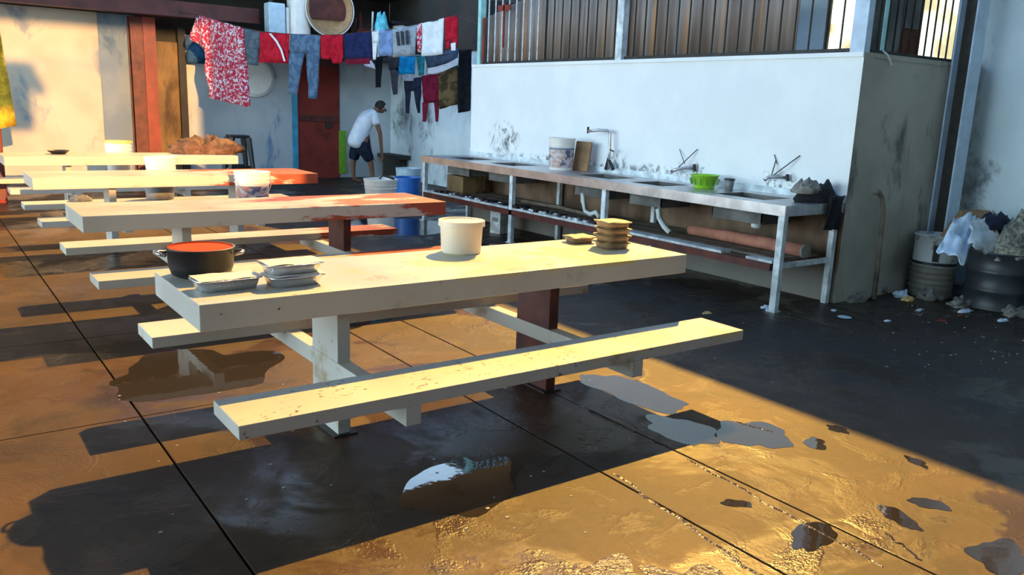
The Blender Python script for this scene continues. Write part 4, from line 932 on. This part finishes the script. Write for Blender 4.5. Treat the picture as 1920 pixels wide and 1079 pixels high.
for (a, q) in (((696, 66), (699, 22)), ((709, 66), (709, 24))): lo_ = pl(*a, 14.76); lo_.z = ZL; tube(b, [lo_ - base, pl(*q, 14.76) - base], .018, 6)
tag(obj('crutch', b, M['white_steel'], loc=base), 'pair of pale poles standing below the turquoise bag', 'pole')
c = pl(742, 60); t = thing('plastic_chair', 'grey plastic chair with an arched back stored on the loft', 'chair', (c.x, YL - .25, ZL))
b = NB(); tube(b, [(-.24, 0, 0), (-.23, 0, .44), (-.17, 0, .55), (0, 0, .58), (.17, 0, .55), (.23, 0, .44), (.24, 0, 0)], .045, 8); obj('back_frame', b, M['chair_grey'], t, smooth=True)
b = NB(); box(b, -.03, .03, -.01, .02, 0, .52); obj('back_slat', b, M['chair_grey'], t)
b = NB(); box(b, -.25, .25, -.05, .35, .62, .68, .01); obj('seat', b, M['black'], t)
for s in (-1, 1):
    b = NB(); tube(b, [(s * .22, .3, .0), (s * .22, .3, .62)], .025, 6); obj('leg', b, M['black'], t)

# ------------------------------------------------------------------ far corner things
c = at_y(485, 145, YB - .1); b = NB(); lathe(b, [(0, .03), (.30, .03), (.36, .0), (.37, .0), (.37, .012), (.31, .045), (0, .045)], 30)
bmesh.ops.rotate(b, verts=b.verts, cent=(0, 0, 0), matrix=Matrix.Rotation(rad(90), 3, 'X'))
tag(obj('wall_dish', b, M['white_plastic'], loc=(c.x - .05, YB - .04, c.z)), 'round white dish hanging on the pale wall behind the washing', 'dish')
c = at_y(370, 100, YB - .25); heap('hanging_bag', 'dark blue bag hanging beside the printed dress', 'bag', (c.x, YB - .2, c.z - .17), .17, .10, .36, fabric('dark_blue_bag', (.03, .08, .15)), 81, fold=.2)
# black plastic stool
cs = at_y(447, 300, 14.4); t = thing('plastic_stool', 'tall black plastic stool standing beyond the farthest table', 'stool', (cs.x, 14.4, 0))
b = NB(); box(b, -.16, .16, -.16, .16, .86, .91, .012); obj('seat', b, M['black'], t)
for sx in (-1, 1):
    for sy in (-1, 1):
        b = NB(); P_ = Matrix.Identity(4); tube(b, [(sx * .14, sy * .14, .87), (sx * .22, sy * .20, 0)], [.05, .036], 4); obj('leg', b, M['black'], t)
for sy in (-1, 1):
    b = NB(); box(b, -.16, .16, sy * .17 - .012, sy * .17 + .012, .34, .40); obj('stretcher', b, M['black'], t)
c = at_y(4, 150, 13.2); drape('yellow_curtain', 'yellow curtain hanging at the left edge of the picture', 'curtain', [(c.x - .7, 13.2, 2.7), (c.x + .02, 13.2, 2.35), (c.x + .12, 13.2, 1.05), (c.x - .7, 13.2, .9)], fabric('yellow_cloth', (.62, .42, .04)), 5, .05)
c = at_y(5, 280, 13.3); t = thing('red_cabinet', 'dark red cabinet at the left edge behind the farthest table', 'cabinet', (c.x - .3, 13.45, 0))
b = NB(); box(b, -.3, .3, -.2, .2, 0, 1.02, .01); obj('body', b, M['door_red'], t)
b = NB(); box(b, .05, .28, -.215, -.2, .05, .97); obj('door', b, M['red_old'], t)
# low dark trough behind the man
b = NB(); x0, x1 = at_y(735, 295, 15.3).x, 8.28; box(b, x0, x1, 15.05, 15.96, .42, .50); 
t = thing('wash_trough', 'low dark wash trough in the far corner in front of the man', 'trough', (x0, 15.05, 0))
for v_ in b.verts: v_.co -= Vector((x0, 15.05, 0))
obj('slab', b, M['dark_wall'], t)
for xx_ in (.1, 1.0): b = NB(); box(b, xx_, xx_ + .12, .1, .85, 0, .42); obj('support', b, M['dark_wall'], t)

# ------------------------------------------------------------------ the man bending forward
YM = 14.75
def mp(u, v, dy=0.0): p = at_y(u, v, YM); return Vector((p.x, YM + dy, p.z))
def skin_mesh(name, verts, edges, radii, m, parent, base, root=0, sub=1):
    me = D.meshes.new(name); me.from_pydata([tuple(v - base) for v in verts], edges, []); me.materials.append(m)
    o = link_mesh(name, me, parent)
    md = o.modifiers.new('skin', 'SKIN'); md.use_smooth_shade = True
    lay = me.skin_vertices[0].data
    for i_, r_ in enumerate(radii):
        lay[i_].radius = (r_, r_) if not isinstance(r_, tuple) else r_
        lay[i_].use_root = (i_ == root)
    s_ = o.modifiers.new('sub', 'SUBSURF'); s_.levels = sub; s_.render_levels = sub
    return o
foot_l, foot_r = mp(668, 334), mp(694, 334)
base = Vector(((foot_l.x + foot_r.x) / 2, YM, 0))
man = thing('person', 'man in white T-shirt and dark shorts bending forward by the far wall', 'person', base)
V, Ed, Rr = [], [], []
def add(p, r, par=None):
    V.append(p); Rr.append(r)
    if par is not None: Ed.append((par, len(V) - 1))
    return len(V) - 1
pel = add(mp(674, 268), .14); sp1 = add(mp(678, 250), .13, pel); sp2 = add(mp(686, 229), .145, sp1); ch = add(mp(695, 214), .12, sp2); nk = add(mp(703, 208), .058, ch); hd0 = add(mp(708, 205), .065, nk)
hd1 = add(mp(715, 204), .102, hd0); hd2 = add(mp(720, 204), .082, hd1)
for s, du, (ex, ey), (hx, hy) in ((-1, 0, (703, 249), (709, 288)), (1, -3, (698, 250), (703, 292))):
    sh = add(mp(694 + du, 216, s * .17), .062, ch); el = add(mp(ex, ey, s * .22), .043, sh); wr_ = add(mp(hx, hy, s * .16), .028, el)
    pa = add(mp(hx + 1, hy + 6, s * .15), .034, wr_)
    for f_ in range(4): fk = add(mp(hx + 1 + (f_ - 1.5) * 1.0, hy + 12, s * .15 + (f_ - 1.5) * .018), .009, pa); add(mp(hx + 2 + (f_ - 1.5) * 1.0, hy + 16 - abs(f_ - 1), s * .14 + (f_ - 1.5) * .018), .008, fk)
    th = add(mp(hx + 4, hy + 7, s * .12), .010, pa); add(mp(hx + 5, hy + 11, s * .11), .009, th)
for s, kn, an in ((-1, (690, 302), (694, 329)), (1, (667, 302), (668, 329))):
    hp = add(mp(674 + (4 if s < 0 else -4), 275, s * .09), .095, pel); k1 = add(mp(kn[0], kn[1], s * .12), .062, hp); cf = add(mp((kn[0] + an[0]) / 2 - 1, (kn[1] + an[1]) / 2 - 3, s * .12), .054, k1)
    a1 = add(Vector((mp(*an).x, YM + s * .12, .085)), .038, cf); ft = add(Vector((mp(*an).x + .07, YM + s * .12, .04)), .040, a1); add(Vector((mp(*an).x + .17, YM + s * .13, .03)), .030, ft)
skin_mesh('body', V, Ed, Rr, M['skin'], man, base, 0, 2)
h0 = mp(714, 203)
b = NB(); bmesh.ops.create_icosphere(b, subdivisions=3, radius=1)
for v_ in b.verts:
    v_.co = Vector((v_.co.x * .112, v_.co.y * .100, v_.co.z * .112)) + Vector((-.005, 0, .035)); v_.co += (h0 - base)
for v_ in [v_ for v_ in b.verts if (v_.co - (h0 - base)).x > .045 and (v_.co - (h0 - base)).z < .055]: b.verts.remove(v_)
obj('hair', b, M['hair'], man, smooth=True)
b = NB(); tube(b, [h0 - base + Vector((.075, 0, -.02)), h0 - base + Vector((.125, 0, -.05)), h0 - base + Vector((.10, 0, -.065))], [.012, .016, .012], 6); obj('nose', b, M['skin'], man, smooth=True)
for s in (-1, 1):
    b = NB(); bmesh.ops.create_icosphere(b, subdivisions=1, radius=.012)
    for v_ in b.verts: v_.co += h0 - base + Vector((.088, s * .032, -.012))
    obj('eye', b, M['hair'], man, smooth=True)
    b = NB(); bmesh.ops.create_icosphere(b, subdivisions=2, radius=1)
    for v_ in b.verts: v_.co = Vector((v_.co.x * .022, v_.co.y * .012, v_.co.z * .034)) + h0 - base + Vector((0, s * .092, -.01))
    obj('ear', b, M['skin'], man, smooth=True)
b = NB(); box(b, .075, .092, -.025, .025, -.062, -.054, M=Matrix.Translation(h0 - base)); obj('mouth', b, simple('lips', (.10, .03, .025), .5), man)
# shirt and shorts as clothing children
V, Ed, Rr = [], [], []
a0 = add(mp(662, 278), .15); a1 = add(mp(668, 266), .185, a0); a1b = add(mp(675, 249), .180, a1); a2 = add(mp(684, 229), .180, a1b); a3 = add(mp(694, 214), .150, a2); add(mp(701, 209), .085, a3)
for s in (-1, 1):
    q = add(mp(694, 216, s * .16), .085, a3); add(mp(698, 235, s * .215), .078, q)
skin_mesh('tshirt', V, Ed, Rr, CW['white'], man, base, 0, 2)
V, Ed, Rr = [], [], []
w0 = add(mp(681, 252), .15); w1 = add(mp(679, 262), .165, w0); a0 = add(mp(674, 271), .16, w1)
for s, kn in ((-1, (690, 302)), (1, (667, 302))):
    q = add(mp(674 + (5 if s < 0 else -5), 281, s * .095), .125, a0); q2 = add(mp(674 * .3 + kn[0] * .7, 293, s * .11), .11, q); add(mp(kn[0], kn[1], s * .115), .10, q2)
skin_mesh('shorts', V, Ed, Rr, CW['dnavy'], man, base, 0, 2)
